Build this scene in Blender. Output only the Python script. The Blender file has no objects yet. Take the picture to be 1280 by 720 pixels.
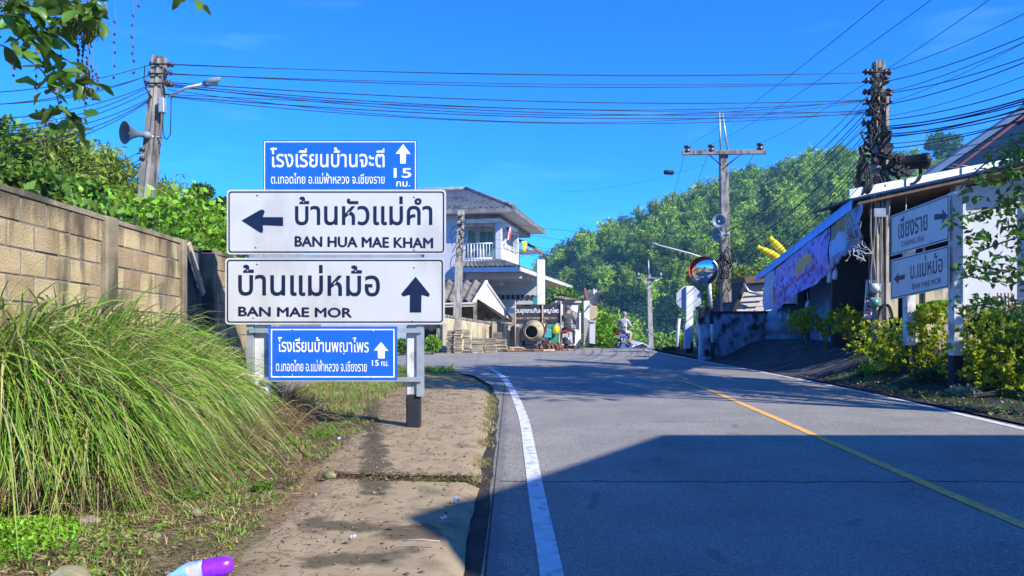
import bpy, bmesh, math, random
import numpy as np
from mathutils import Vector, Matrix, Euler
R = math.radians
random.seed(7); rng = np.random.default_rng(11)
scn = bpy.context.scene
COL = scn.collection

# ------------------------------------------------------------------ camera, sky, sun, exposure
F = 924.0; HZ = 395.0; CAMH = 1.3
cam = bpy.data.cameras.new('camera'); camo = bpy.data.objects.new('camera', cam); COL.objects.link(camo)
camo.location = (0, 0, CAMH); camo.rotation_euler = (R(90), 0, 0)
cam.sensor_width = 36; cam.lens = 36 * F / 1280; cam.shift_y = (HZ - 360) / 1280
cam.clip_start = .05; cam.clip_end = 3000
scn.camera = camo
SUN_AZ = R(50); SUN_EL = R(36)          # azimuth: to the right of straight behind the camera
sv = Vector((math.sin(SUN_AZ) * math.cos(SUN_EL), -math.cos(SUN_AZ) * math.cos(SUN_EL), math.sin(SUN_EL)))
sl = bpy.data.lights.new('sun', 'SUN'); sl.energy = 3.4; sl.angle = R(.5); sl.color = (1, .93, .82)
so = bpy.data.objects.new('sun', sl); COL.objects.link(so); so.rotation_euler = sv.to_track_quat('Z', 'Y').to_euler()
wd = bpy.data.worlds.new('World'); scn.world = wd; wd.use_nodes = True
wn = wd.node_tree.nodes; wl = wd.node_tree.links
bg = wn['Background']; bg.inputs[1].default_value = .15
sky = wn.new('ShaderNodeTexSky'); sky.sky_type = 'NISHITA'; sky.sun_disc = False
sky.sun_elevation = SUN_EL; sky.sun_rotation = math.pi - SUN_AZ
sky.altitude = 900; sky.air_density = 1.0; sky.dust_density = .05; sky.ozone_density = 3.5
hs = wn.new('ShaderNodeMixRGB'); hs.blend_type = 'MULTIPLY'; hs.inputs[0].default_value = 1; hs.inputs[2].default_value = (.06,.385,.95,1)
wl.new(sky.outputs[0], hs.inputs[1])
# thin streaks of high cloud
tcw = wn.new('ShaderNodeTexCoord'); mpw = wn.new('ShaderNodeMapping'); mpw.inputs['Scale'].default_value = (3.0, 3.0, 16)
nzw = wn.new('ShaderNodeTexNoise'); nzw.inputs['Scale'].default_value = 1.6; nzw.inputs['Detail'].default_value = 6
crw = wn.new('ShaderNodeValToRGB'); crw.color_ramp.elements[0].position = .60; crw.color_ramp.elements[1].position = .86
crw.color_ramp.elements[1].color = (.14, .14, .14, 1)
mxw = wn.new('ShaderNodeMixRGB'); mxw.inputs[2].default_value = (2.2, 4.0, 6.0, 1)
wl.new(tcw.outputs['Generated'], mpw.inputs[0]); wl.new(mpw.outputs[0], nzw.inputs[0]); wl.new(nzw.outputs[0], crw.inputs[0])
wl.new(crw.outputs[0], mxw.inputs[0]); wl.new(hs.outputs[0], mxw.inputs[1]); wl.new(mxw.outputs[0], bg.inputs[0])
scn.view_settings.view_transform = 'Standard'; scn.view_settings.look = 'None'
scn.view_settings.exposure = 1.25; scn.view_settings.gamma = 1
scn.render.engine = 'CYCLES'
scn.cycles.max_bounces = 6; scn.cycles.transparent_max_bounces = 8; scn.cycles.volume_bounces = 0

def W(x, y, Y):                     # where the sight line of a picture point meets distance Y
    return Vector(((x - 640) * Y / F, Y, CAMH + (HZ - y) * Y / F))
def ss(t):
    t = min(1, max(0, t)); return t * t * (3 - 2 * t)
def lerp(a, b, t): return a + (b - a) * t
def surf(x, y):
    on = (-1.55 - .12*(y-5)) < x < interp(y, LEFT) - .1 and y < 13.8
    return (.054 + T(x, y)*.35 + .007*ns(x, y, 3.1)) if on else gz(x, y) + .002
def interp(x, tab):
    return float(np.interp(x, [a for a, b in tab], [b for a, b in tab]))

# ------------------------------------------------------------------ helpers: objects
def tag(o, label=None, cat=None, group=None, kind=None):
    if label: o['label'] = label
    if cat: o['category'] = cat
    if group: o['group'] = group
    if kind: o['kind'] = kind
    return o
def thing(name, label, cat, loc=(0, 0, 0), rz=0, group=None):
    o = bpy.data.objects.new(name, None); COL.objects.link(o); o.empty_display_size = .2
    o.location = loc; o.rotation_euler = (0, 0, rz)
    return tag(o, label, cat, group)
def link(name, me, parent=None, loc=None, rot=None, scale=None):
    o = bpy.data.objects.new(name, me); COL.objects.link(o)
    if parent: o.parent = parent
    if loc is not None: o.location = loc
    if rot is not None: o.rotation_euler = rot
    if scale is not None: o.scale = scale
    return o
def copy_tree(o, parent=None):
    c = o.copy(); COL.objects.link(c); c.parent = parent
    for ch in list(o.children): copy_tree(ch, c)
    return c
def root_loc(p):
    v = Vector((0, 0, 0))
    while p is not None:
        v = v + Vector(p.location); p = p.parent
    return v

class MB:
    """collects shapes; build() links them as ONE mesh object"""
    def __init__(s): s.v = []; s.f = []; s.mi = []; s.sm = []
    def add(s, vs, fs, m=0, smooth=False):
        b = len(s.v); s.v += [tuple(v) for v in vs]
        for f in fs: s.f.append(tuple(i + b for i in f)); s.mi.append(m); s.sm.append(smooth)
        return s
    def box(s, c, d, rot=None, m=0, bev=0):
        x, y, z = d[0] / 2, d[1] / 2, d[2] / 2
        if bev <= 0:
            vs = [Vector(p) for p in ((-x,-y,-z),(x,-y,-z),(x,y,-z),(-x,y,-z),(-x,-y,z),(x,-y,z),(x,y,z),(-x,y,z))]
            fs = [(0,3,2,1),(4,5,6,7),(0,1,5,4),(1,2,6,5),(2,3,7,6),(3,0,4,7)]
        else:
            bm = bmesh.new(); bmesh.ops.create_cube(bm, size=1)
            for v in bm.verts: v.co = Vector((v.co.x * d[0], v.co.y * d[1], v.co.z * d[2]))
            bmesh.ops.bevel(bm, geom=bm.edges[:], offset=bev, segments=1, affect='EDGES')
            bm.verts.index_update(); vs = [v.co.copy() for v in bm.verts]; fs = [tuple(v.index for v in f.verts) for f in bm.faces]; bm.free()
        if rot is not None:
            mm = rot if isinstance(rot, Matrix) else Euler(rot).to_matrix()
            vs = [mm @ v for v in vs]
        c = Vector(c)
        return s.add([v + c for v in vs], fs, m)
    def ring(s, rings, m=0, caps=True, smooth=True, closed=True):
        n = len(rings[0]); vs = [p for r in rings for p in r]; fs = []
        for i in range(len(rings) - 1):
            for j in range(n if closed else n - 1):
                k = (j + 1) % n
                fs.append((i*n+j, i*n+k, (i+1)*n+k, (i+1)*n+j))
        b = len(s.v); s.add(vs, fs, m, smooth)
        if caps:
            s.f.append(tuple(b + j for j in reversed(range(n)))); s.mi.append(m); s.sm.append(False)
            s.f.append(tuple(b + (len(rings)-1)*n + j for j in range(n))); s.mi.append(m); s.sm.append(False)
        return s
    def tube(s, pts, r, n=8, m=0, caps=True, smooth=True, a0=0):
        pts = [Vector(p) for p in pts]; rings = []
        rr = r if isinstance(r, (list, tuple)) else [r] * len(pts)
        up = None
        for i, p in enumerate(pts):
            t = (pts[min(i+1, len(pts)-1)] - pts[max(i-1, 0)])
            t = t.normalized() if t.length > 1e-9 else Vector((0,0,1))
            if up is None:
                up = Vector((0,1,0)) if abs(t.y) < .9 else Vector((1,0,0))
            a = t.cross(up).normalized(); b = a.cross(t).normalized(); up = b
            rings.append([p + (a * math.cos(a0 + 2*math.pi*j/n) + b * math.sin(a0 + 2*math.pi*j/n)) * rr[i] for j in range(n)])
        return s.ring(rings, m, caps, smooth)
    def lathe(s, prof, c=(0,0,0), rot=None, n=16, m=0, caps=False, smooth=True):
        c = Vector(c); mm = Matrix.Identity(3) if rot is None else (rot if isinstance(rot, Matrix) else Euler(rot).to_matrix())
        return s.ring([[c + mm @ Vector((r*math.cos(2*math.pi*j/n), r*math.sin(2*math.pi*j/n), z)) for j in range(n)] for r, z in prof], m, caps, smooth)
    def prism(s, poly, ext, m=0):
        """poly: 3-D outline, ext: vector of thickness"""
        ext = Vector(ext); n = len(poly); a = [Vector(p) for p in poly]; b = [p + ext for p in a]
        nrm = Vector((0,0,0))
        for i in range(n): nrm += a[i].cross(a[(i+1) % n])
        if nrm.dot(ext) > 0: a, b = b, a
        vs = a + b; fs = [tuple(range(n)), tuple(reversed(range(n, 2*n)))]
        for i in range(n):
            k = (i+1) % n; fs.append((k, i, n+i, n+k))
        return s.add(vs, fs, m)
    def quad(s, a, b, c, d, m=0): return s.add([a, b, c, d], [(0,1,2,3)], m)
    def build(s, name, mats, parent=None, world=True, loc=None, rot=None):
        me = bpy.data.meshes.new(name)
        off = root_loc(parent) if (parent is not None and world) else Vector((0,0,0))
        if parent is None and loc is not None and world: off = Vector(loc)
        vs = [(v[0]-off.x, v[1]-off.y, v[2]-off.z) for v in s.v]
        me.from_pydata(vs, [], s.f)
        for mt in (mats if isinstance(mats, (list, tuple)) else [mats]): me.materials.append(mt)
        me.polygons.foreach_set('material_index', s.mi); me.polygons.foreach_set('use_smooth', s.sm)
        me.update()
        return link(name, me, parent, loc, rot)

def np_mesh(name, v, quads, mats, mi=None, smooth=False):
    me = bpy.data.meshes.new(name); v = np.asarray(v, np.float32); q = np.asarray(quads, np.int32); k = q.shape[1]
    me.vertices.add(len(v)); me.vertices.foreach_set('co', v.ravel())
    me.loops.add(q.size); me.loops.foreach_set('vertex_index', q.ravel())
    me.polygons.add(len(q)); me.polygons.foreach_set('loop_start', np.arange(0, q.size, k, dtype=np.int32))
    me.polygons.foreach_set('loop_total', np.full(len(q), k, np.int32))
    for m in (mats if isinstance(mats, (list, tuple)) else [mats]): me.materials.append(m)
    if mi is not None: me.polygons.foreach_set('material_index', np.asarray(mi, np.int32))
    if smooth: me.polygons.foreach_set('use_smooth', np.ones(len(q), bool))
    me.update(calc_edges=True); me.validate()
    return me

# ------------------------------------------------------------------ helpers: materials
def mat(name, col, rough=.8, col2=None, var=.18, scale=4, bump=.25, bscale=40, metal=0, rnd=0, spec=.3,
        stain=None, stain_amt=0, stain_scale=2, sstretch=(1,1,1), transl=0, island=0, detail=6, coords='Position', thr=.5, bdist=.012):
    m = bpy.data.materials.new(name); m.use_nodes = True
    n = m.node_tree.nodes; l = m.node_tree.links; b = n['Principled BSDF']
    if coords == 'Position': g = n.new('ShaderNodeNewGeometry'); P = g.outputs['Position']
    else: g = n.new('ShaderNodeTexCoord'); P = g.outputs['Object']
    nz = n.new('ShaderNodeTexNoise'); nz.inputs['Scale'].default_value = scale; nz.inputs['Detail'].default_value = detail
    l.new(P, nz.inputs['Vector'])
    cr = n.new('ShaderNodeValToRGB'); cr.color_ramp.elements[0].position = .3; cr.color_ramp.elements[1].position = .7
    c2 = col2 if col2 else tuple(min(1, c*(1+var)) for c in col); c1 = col if col2 else tuple(c*(1-var) for c in col)
    cr.color_ramp.elements[0].color = (*c1, 1); cr.color_ramp.elements[1].color = (*c2, 1)
    l.new(nz.outputs[0], cr.inputs[0]); out = cr.outputs[0]
    if stain is not None:
        mp = n.new('ShaderNodeMapping'); mp.inputs['Scale'].default_value = sstretch; l.new(P, mp.inputs[0])
        n2 = n.new('ShaderNodeTexNoise'); n2.inputs['Scale'].default_value = stain_scale; n2.inputs['Detail'].default_value = 8; l.new(mp.outputs[0], n2.inputs['Vector'])
        r2 = n.new('ShaderNodeValToRGB'); r2.color_ramp.elements[0].position = thr; r2.color_ramp.elements[1].position = thr + .16
        r2.color_ramp.elements[1].color = (stain_amt,)*3 + (1,)
        l.new(n2.outputs[0], r2.inputs[0])
        mx = n.new('ShaderNodeMixRGB'); mx.inputs[2].default_value = (*stain, 1); l.new(r2.outputs[0], mx.inputs[0]); l.new(out, mx.inputs[1]); out = mx.outputs[0]
    if rnd or island:
        if rnd: oi = n.new('ShaderNodeObjectInfo'); src = oi.outputs['Random']; amt = rnd
        else: src = n.new('ShaderNodeNewGeometry').outputs['Random Per Island']; amt = island
        mr = n.new('ShaderNodeMapRange'); mr.inputs[3].default_value = 1-amt; mr.inputs[4].default_value = 1+amt; l.new(src, mr.inputs[0])
        hh = n.new('ShaderNodeHueSaturation'); l.new(mr.outputs[0], hh.inputs['Value']); l.new(out, hh.inputs['Color'])
        mr2 = n.new('ShaderNodeMapRange'); mr2.inputs[3].default_value = .5 - amt*.07; mr2.inputs[4].default_value = .5 + amt*.05; l.new(src, mr2.inputs[0]); l.new(mr2.outputs[0], hh.inputs['Hue'])
        out = hh.outputs[0]
    l.new(out, b.inputs['Base Color'])
    b.inputs['Roughness'].default_value = rough; b.inputs['Metallic'].default_value = metal
    b.inputs['Specular IOR Level'].default_value = spec
    if bump:
        n3 = n.new('ShaderNodeTexNoise'); n3.inputs['Scale'].default_value = bscale; n3.inputs['Detail'].default_value = 5; l.new(P, n3.inputs['Vector'])
        bp = n.new('ShaderNodeBump'); bp.inputs['Strength'].default_value = bump; bp.inputs['Distance'].default_value = bdist
        l.new(n3.outputs[0], bp.inputs['Height']); l.new(bp.outputs[0], b.inputs['Normal'])
    if transl:
        t = n.new('ShaderNodeBsdfTranslucent'); l.new(out, t.inputs[0]); ms = n.new('ShaderNodeMixShader'); ms.inputs[0].default_value = transl
        l.new(b.outputs[0], ms.inputs[1]); l.new(t.outputs[0], ms.inputs[2]); l.new(ms.outputs[0], n['Material Output'].inputs[0])
    return m
def topstain(m, z0, z1, col, amt=.9, sc=3.0):
    n = m.node_tree.nodes; l = m.node_tree.links; b = n['Principled BSDF']; src = b.inputs['Base Color'].links[0].from_socket
    g = n.new('ShaderNodeNewGeometry'); mp = n.new('ShaderNodeMapping'); mp.inputs['Scale'].default_value = (1,1.6,.35); l.new(g.outputs['Position'], mp.inputs[0])
    nz = n.new('ShaderNodeTexNoise'); nz.inputs['Scale'].default_value = sc; nz.inputs['Detail'].default_value = 8; l.new(mp.outputs[0], nz.inputs['Vector'])
    sx = n.new('ShaderNodeSeparateXYZ'); l.new(g.outputs['Position'], sx.inputs[0])
    mr = n.new('ShaderNodeMapRange'); mr.inputs[1].default_value = z0; mr.inputs[2].default_value = z1; l.new(sx.outputs[2], mr.inputs[0])
    ad = n.new('ShaderNodeMath'); ad.operation = 'ADD'; l.new(mr.outputs[0], ad.inputs[0]); l.new(nz.outputs[0], ad.inputs[1])
    cr = n.new('ShaderNodeValToRGB'); cr.color_ramp.elements[0].position = .75; cr.color_ramp.elements[1].position = 1.0; cr.color_ramp.elements[1].color = (amt,)*3+(1,); 
    dv = n.new('ShaderNodeMath'); dv.operation = 'MULTIPLY'; dv.inputs[1].default_value = .75; l.new(ad.outputs[0], dv.inputs[0]); l.new(dv.outputs[0], cr.inputs[0])
    mx = n.new('ShaderNodeMixRGB'); mx.inputs[2].default_value = (*col,1); l.new(cr.outputs[0], mx.inputs[0]); l.new(src, mx.inputs[1]); l.new(mx.outputs[0], b.inputs['Base Color'])
def leafmat(name, c1, c2, var=.4, scale=1.5, transl=.35, rough=.5):
    return mat(name, c1, rough, col2=c2, scale=scale, bump=0, transl=transl, island=var, spec=.35)

MT = {}
MT['asphalt'] = mat('asphalt', (.225,.212,.185), .85, col2=(.315,.298,.26), scale=1.0, bump=.9, bscale=140, stain=(.10,.10,.10), stain_amt=.6, stain_scale=2.3, thr=.62, detail=12)
def speckle(m, sc=260, amt=.55):
    n = m.node_tree.nodes; l = m.node_tree.links; b = n['Principled BSDF']; src = b.inputs['Base Color'].links[0].from_socket
    g = n.new('ShaderNodeNewGeometry'); v_ = n.new('ShaderNodeTexVoronoi'); v_.inputs['Scale'].default_value = sc; l.new(g.outputs['Position'], v_.inputs['Vector'])
    mr = n.new('ShaderNodeMapRange'); mr.inputs[1].default_value = 0; mr.inputs[2].default_value = 1; mr.inputs[3].default_value = 1-amt; mr.inputs[4].default_value = 1+amt
    sp_ = n.new('ShaderNodeSeparateColor'); l.new(v_.outputs['Color'], sp_.inputs[0]); l.new(sp_.outputs[0], mr.inputs[0])
    h = n.new('ShaderNodeHueSaturation'); l.new(src, h.inputs['Color']); l.new(mr.outputs[0], h.inputs['Value']); l.new(h.outputs[0], b.inputs['Base Color'])
speckle(MT['asphalt'], 130, .42)
MT['white_line'] = mat('white_line_paint', (.62,.63,.62), .7, var=.12, scale=8, stain=(.2,.2,.2), stain_amt=.65, stain_scale=9, bump=.3, thr=.52)
MT['yellow_line'] = mat('yellow_line_paint', (.82,.42,.10), .7, var=.12, scale=8, stain=(.25,.2,.14), stain_amt=.6, stain_scale=10, bump=.3, thr=.52)
MT['dirt'] = mat('dirt', (.15,.10,.05), .95, col2=(.30,.21,.10), scale=2.2, bump=.9, bscale=24, stain=(.10,.14,.035), stain_amt=.75, stain_scale=.9, detail=10)
MT['soil'] = mat('dark_soil', (.025,.022,.018), .95, col2=(.055,.045,.035), scale=4, bump=.8, bscale=30)
MT['slab'] = mat('worn_concrete', (.24,.18,.10), .92, col2=(.42,.33,.20), scale=2.6, bump=.8, bscale=95, bdist=.004, stain=(.11,.09,.05), stain_amt=.8, stain_scale=2.6, thr=.53, detail=12)
def shaped_stain(m, segs, col, sc=6, amt=.8):
    """old oil and mud marks: soft capsules (x0,y0,x1,y1,radius) with noisy edges on a horizontal surface"""
    n = m.node_tree.nodes; l = m.node_tree.links; b = n['Principled BSDF']
    g = n.new('ShaderNodeNewGeometry'); nz = n.new('ShaderNodeTexNoise'); nz.inputs['Scale'].default_value = sc; nz.inputs['Detail'].default_value = 9; l.new(g.outputs['Position'], nz.inputs['Vector'])
    def M(op, a, c=None):
        q = n.new('ShaderNodeMath'); q.operation = op
        for i, s_ in enumerate((a, c)):
            if s_ is None: continue
            if isinstance(s_, (int, float)): q.inputs[i].default_value = s_
            else: l.new(s_, q.inputs[i])
        return q.outputs[0]
    sx = n.new('ShaderNodeSeparateXYZ'); l.new(g.outputs['Position'], sx.inputs[0]); X, Y = sx.outputs[0], sx.outputs[1]
    for (x0, y0, x1, y1, r_) in segs:
        dx, dy = x1-x0, y1-y0; L2 = dx*dx+dy*dy
        t = M('ADD', M('MULTIPLY', M('SUBTRACT', X, x0), dx/L2), M('MULTIPLY', M('SUBTRACT', Y, y0), dy/L2)); t = M('MAXIMUM', M('MINIMUM', t, 1.0), 0.0)
        ex = M('SUBTRACT', M('SUBTRACT', X, x0), M('MULTIPLY', t, dx)); ey = M('SUBTRACT', M('SUBTRACT', Y, y0), M('MULTIPLY', t, dy))
        d = M('DIVIDE', M('SQRT', M('ADD', M('MULTIPLY', ex, ex), M('MULTIPLY', ey, ey))), r_)
        v_ = M('ADD', M('SUBTRACT', 1.0, d), M('MULTIPLY', M('SUBTRACT', nz.outputs[0], .5), 2.6))
        mr = n.new('ShaderNodeMapRange'); mr.inputs[1].default_value = .05; mr.inputs[2].default_value = .55; mr.inputs[4].default_value = amt; l.new(v_, mr.inputs[0])
        mx = n.new('ShaderNodeMixRGB'); mx.inputs[2].default_value = (*col,1); src = b.inputs['Base Color'].links[0].from_socket; l.new(mr.outputs[0], mx.inputs[0]); l.new(src, mx.inputs[1]); l.new(mx.outputs[0], b.inputs['Base Color'])
shaped_stain(MT['slab'], [(-1.1,4.36,-.5,4.28,.20),(-.95,5.2,-2.0,10.5,.14),(-1.0,3.75,-.6,3.9,.15)], (.055,.045,.025))
shaped_stain(MT['asphalt'], [(.55,5.0,.62,5.4,.05),(1.3,6.6,1.36,6.8,.06),(-.1,3.2,-.13,13,.07),(2.1,4.6,2.2,4.7,.05),(1.1,3.9,1.1,4.1,.04),(2.6,8.6,2.65,8.8,.05)], (.12,.12,.12), sc=9, amt=.5)
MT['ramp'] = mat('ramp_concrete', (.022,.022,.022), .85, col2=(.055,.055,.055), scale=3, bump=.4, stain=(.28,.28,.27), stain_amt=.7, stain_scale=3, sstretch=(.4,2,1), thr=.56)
MT['concrete'] = mat('pole_concrete', (.28,.26,.22), .9, col2=(.46,.43,.36), scale=3, bump=.5, stain=(.09,.08,.07), stain_amt=.85, stain_scale=4, sstretch=(3,3,.5), thr=.5)
MT['concrete_dark'] = mat('aged_concrete', (.16,.15,.13), .9, col2=(.36,.34,.30), scale=3, bump=.5, stain=(.05,.045,.04), stain_amt=.85, stain_scale=3.5, sstretch=(3,3,.6), thr=.47)
MT['wall_pier'] = mat('wall_pier', (.17,.14,.09), .95, col2=(.32,.27,.18), scale=4, bump=.6, stain=(.05,.045,.035), stain_amt=.85, stain_scale=3, sstretch=(1,1,.4), thr=.46)
MT['horn_dark'] = mat('horn_dark', (.10,.14,.17), .5, bump=0)
MT['mortar'] = mat('mortar', (.20,.18,.15), .95, bump=.5)
MT['block'] = mat('block', (.29,.22,.11), .95, col2=(.47,.375,.21), scale=3.2, bump=.9, bscale=60, rnd=.19, stain=(.085,.07,.045), stain_amt=.85, stain_scale=4.2, sstretch=(1,1.4,.35), thr=.50)
topstain(MT['block'], 1.65, 2.4, (.075,.06,.04))
MT['block_shade'] = mat('shaded_block', (.07,.075,.08), .95, col2=(.16,.165,.17), scale=3, bump=.6, rnd=.2, stain=(.02,.02,.02), stain_amt=.8, stain_scale=3)  # recess blocks: the shade of the bay is put into their dark colour
MT['sign_white'] = mat('sign_white', (.56,.57,.55), .4, var=.03, scale=3, bump=.05, bscale=6, stain=(.44,.44,.40), stain_amt=.6, stain_scale=3, sstretch=(1,1,.5))
MT['sign_edge'] = mat('sign_edge', (.78,.79,.78), .4, bump=0)
MT['navy'] = mat('navy_film', (.008,.016,.045), .4, bump=0)
MT['sign_blue'] = mat('sign_blue', (.012,.13,.62), .4, var=.08, scale=3, bump=0)
MT['white_film'] = mat('white_film', (.86,.88,.88), .4, bump=0)
MT['galv'] = mat('galvanised', (.42,.46,.46), .5, var=.15, scale=8, metal=.5, bump=.1)
MT['post_white'] = mat('post_white', (.62,.62,.58), .8, var=.1, bump=.3, stain=(.25,.22,.17), stain_amt=.8, stain_scale=6, thr=.55)
MT['post_black'] = mat('post_black', (.02,.022,.03), .7, bump=.2)
MT['white'] = mat('white_paint', (.74,.75,.74), .75, var=.05, bump=.1, stain=(.5,.5,.47), stain_amt=.5, stain_scale=1.6, sstretch=(2,2,.5))
MT['offwhite'] = mat('offwhite_render', (.55,.55,.54), .85, var=.08, bump=.1)
MT['lavender'] = mat('lavender_render', (.50,.53,.60), .85, var=.05, bump=.1, stain=(.36,.38,.44), stain_amt=.5, stain_scale=1)
MT['blue_paint'] = mat('blue_paint', (.05,.14,.34), .7, var=.12, bump=.1)
MT['shop_blue'] = mat('shop_blue', (.22,.42,.68), .8, var=.1, bump=.1, stain=(.1,.18,.3), stain_amt=.6, stain_scale=2)
MT['sheet_blue'] = mat('sheet_blue', (.24,.50,.88), .5, var=.15, bump=.05)
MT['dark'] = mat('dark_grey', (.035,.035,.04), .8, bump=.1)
MT['black'] = mat('black_rubber', (.012,.012,.014), .6, bump=0)
MT['brown'] = mat('brown_wood', (.10,.06,.04), .8, col2=(.18,.12,.08), scale=6, bump=.3)
MT['tile_grey'] = mat('roof_tile', (.15,.147,.145), .6, col2=(.29,.285,.28), scale=3, bump=.2, stain=(.07,.065,.06), stain_amt=.7, stain_scale=2)
MT['fibre'] = mat('fibre_cement', (.12,.105,.09), .9, col2=(.26,.235,.20), scale=2.5, bump=.3, stain=(.06,.05,.045), stain_amt=.8, stain_scale=2)
MT['cream'] = mat('stained_cream', (.42,.36,.23), .9, col2=(.6,.54,.38), scale=2, bump=.3, stain=(.10,.085,.06), stain_amt=.85, stain_scale=1.6, sstretch=(3,3,.5), thr=.5)
MT['greybrick'] = mat('grey_blockwork', (.30,.29,.24), .9, var=.2, bump=.4)
MT['paver'] = mat('paver', (.23,.20,.15), .9, col2=(.44,.39,.28), scale=5, bump=.5, rnd=.3)
MT['wood'] = mat('weathered_wood', (.35,.28,.19), .85, col2=(.5,.42,.3), scale=6, bump=.3)
MT['green_glass'] = mat('green_glass', (.10,.26,.21), .25, var=.3, scale=1.5, bump=0, spec=.6)
MT['teal'] = mat('teal_paint', (.04,.33,.38), .6, bump=0)
MT['wet_wall'] = mat('mouldy_render', (.26,.30,.36), .9, col2=(.60,.62,.66), scale=4, bump=.3, stain=(.012,.012,.016), stain_amt=.98, stain_scale=2.4, thr=.455)
MT['tank'] = mat('tank', (.32,.38,.44), .7, var=.1, bump=.15, stain=(.1,.12,.15), stain_amt=.6, stain_scale=2)
MT['steel'] = mat('steel', (.4,.41,.42), .35, metal=.8, bump=0)
MT['horn'] = mat('horn_grey', (.20,.26,.29), .5, var=.08, bump=0)
MT['porcelain'] = mat('brown_porcelain', (.07,.03,.025), .3, bump=0, spec=.6)
MT['wire'] = mat('wire', (.02,.02,.022), .6, bump=0)
MT['orange'] = mat('orange_enamel', (.75,.16,.03), .4, bump=0)
MT['yellow'] = mat('yellow_cloth', (1,.82,.05), .7, var=.12, scale=4, bump=.1, transl=.3)
MT['red'] = mat('red_plastic', (.55,.02,.02), .35, bump=0)
MT['rust'] = mat('rust', (.16,.06,.035), .85, col2=(.28,.14,.08), scale=10, bump=.2)
MT['skin'] = mat('skin', (.42,.23,.15), .6, bump=0)
MT['bark'] = mat('bark', (.13,.10,.07), .95, col2=(.24,.19,.14), scale=6, bump=.8)
MT['rock'] = mat('mossy_rock', (.22,.19,.10), .95, col2=(.36,.32,.2), scale=6, bump=.8, stain=(.10,.14,.03), stain_amt=.7, stain_scale=4)
MT['gravel'] = mat('pebble', (.16,.12,.075), .95, col2=(.32,.26,.18), scale=9, bump=.3, island=.3)
MT['hillsoil'] = mat('hill_ground', (.03,.045,.02), 1, bump=0)
# foliage
MT['lf_mid'] = leafmat('leaf_mid', (.08,.18,.02), (.17,.31,.035))
MT['lf_bright'] = leafmat('leaf_bright', (.15,.34,.02), (.28,.50,.04))
MT['lf_dark'] = leafmat('leaf_dark', (.03,.10,.02), (.08,.19,.03))
MT['lf_yellow'] = leafmat('leaf_yellow', (.26,.38,.015), (.58,.60,.03), var=.35, scale=3)
MT['lf_bamboo'] = leafmat('leaf_bamboo', (.16,.25,.03), (.28,.38,.06))
MT['lf_near'] = leafmat('leaf_glossy', (.05,.13,.02), (.12,.22,.03), rough=.35)
MT['lf_silver'] = leafmat('leaf_silver', (.12,.2,.17), (.22,.3,.26))
MT['dry'] = leafmat('dry_straw', (.26,.19,.09), (.42,.33,.16), transl=.2)
MT['dryred'] = leafmat('dead_stem', (.09,.05,.03), (.24,.15,.08), transl=.1)

# ------------------------------------------------------------------ terrain
def T(X, Y):
    z = 0.0
    if Y > 29: z -= .042 * (min(Y, 60) - 29)
    if Y > 60: z -= (min(Y, 95) - 60) * .19
    if X > 6.1 and Y < 27:
        z += .58 * ss((X - 6.1) / 2.0) * ss((Y - 9) / 6) * (1 - ss((Y - 23) / 3.5))
    if X < -4.1 and Y < 19:
        z += min(2.3, (-4.1 - X) * .7) * (1 - ss((Y - 15) / 4))
    if -4 < X < -.3 and Y < 18: z += .05 * ss((-.3 - X) / 1.2)
    return z
def axis(spec):
    out = []
    for a, b, st in spec: out += list(np.arange(a, b, st))
    return np.array(out + [spec[-1][1]])
def sheet(name, xs, ys, zf, m, kind='structure'):
    nx, ny = len(xs), len(ys)
    v = [(x, y, zf(x, y)) for y in ys for x in xs]
    q = [(j*nx+i, j*nx+i+1, (j+1)*nx+i+1, (j+1)*nx+i) for j in range(ny-1) for i in range(nx-1)]
    return tag(link(name, np_mesh(name, v, q, m, smooth=True)), kind=kind)
_ns0 = lambda x, y, s=1.0: (math.sin(x*1.7*s+y*2.3*s)+math.sin(x*3.1*s-y*1.3*s+1.3)+math.sin(x*5.3*s+y*4.7*s+.4)*.6)/2.6
LEFT = [(-6,-.16),(3.7,-.15),(9,-.17),(11.4,-.2),(14,-.42),(16,-.8),(17.5,-1.5),(18.4,-3.0),(19,-9),(19.4,-40),(25.6,-40),(25.9,-2.6),(28.9,.2),(31.2,3.6),(34,4.4),(48,5.6)]
RIGHT = [(-6,6.3),(8.5,6.0),(12,6.05),(16.7,5.85),(21,5.55),(26.7,5.3),(28.6,5.4),(30,6.3),(31,7.2),(33,9.5),(36,10),(48,9)]
def in_road(X, Y): return interp(Y, LEFT) < X < interp(Y, RIGHT)
def gz(X, Y):
    z = T(X, Y)
    if in_road(X, Y) or in_road(X+.35, Y) or in_road(X-.35, Y): return z - .06
    if Y < 20: z += .018 * ns(X, Y, 2.1)
    return z
def ns(x, y, s=1.0):
    from mathutils import noise as _n
    return _n.noise(Vector((x*s*.9, y*s*.9, 3.7)))*1.1 + _n.noise(Vector((x*s*2.3+7, y*s*2.3, 1.1)))*.5
ground = sheet('ground', axis([(-600,-60,90),(-60,-12,6),(-12,-6,.6),(-6,0,.1),(0,6,.5),(6,10,.2),(10,20,1),(20,60,8),(60,600,90)]),
      axis([(-60,-4,8),(-4,2,1),(2,14,.12),(14,34,.5),(34,60,2),(60,100,5),(100,1400,130)]), gz, MT['dirt'])
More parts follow.
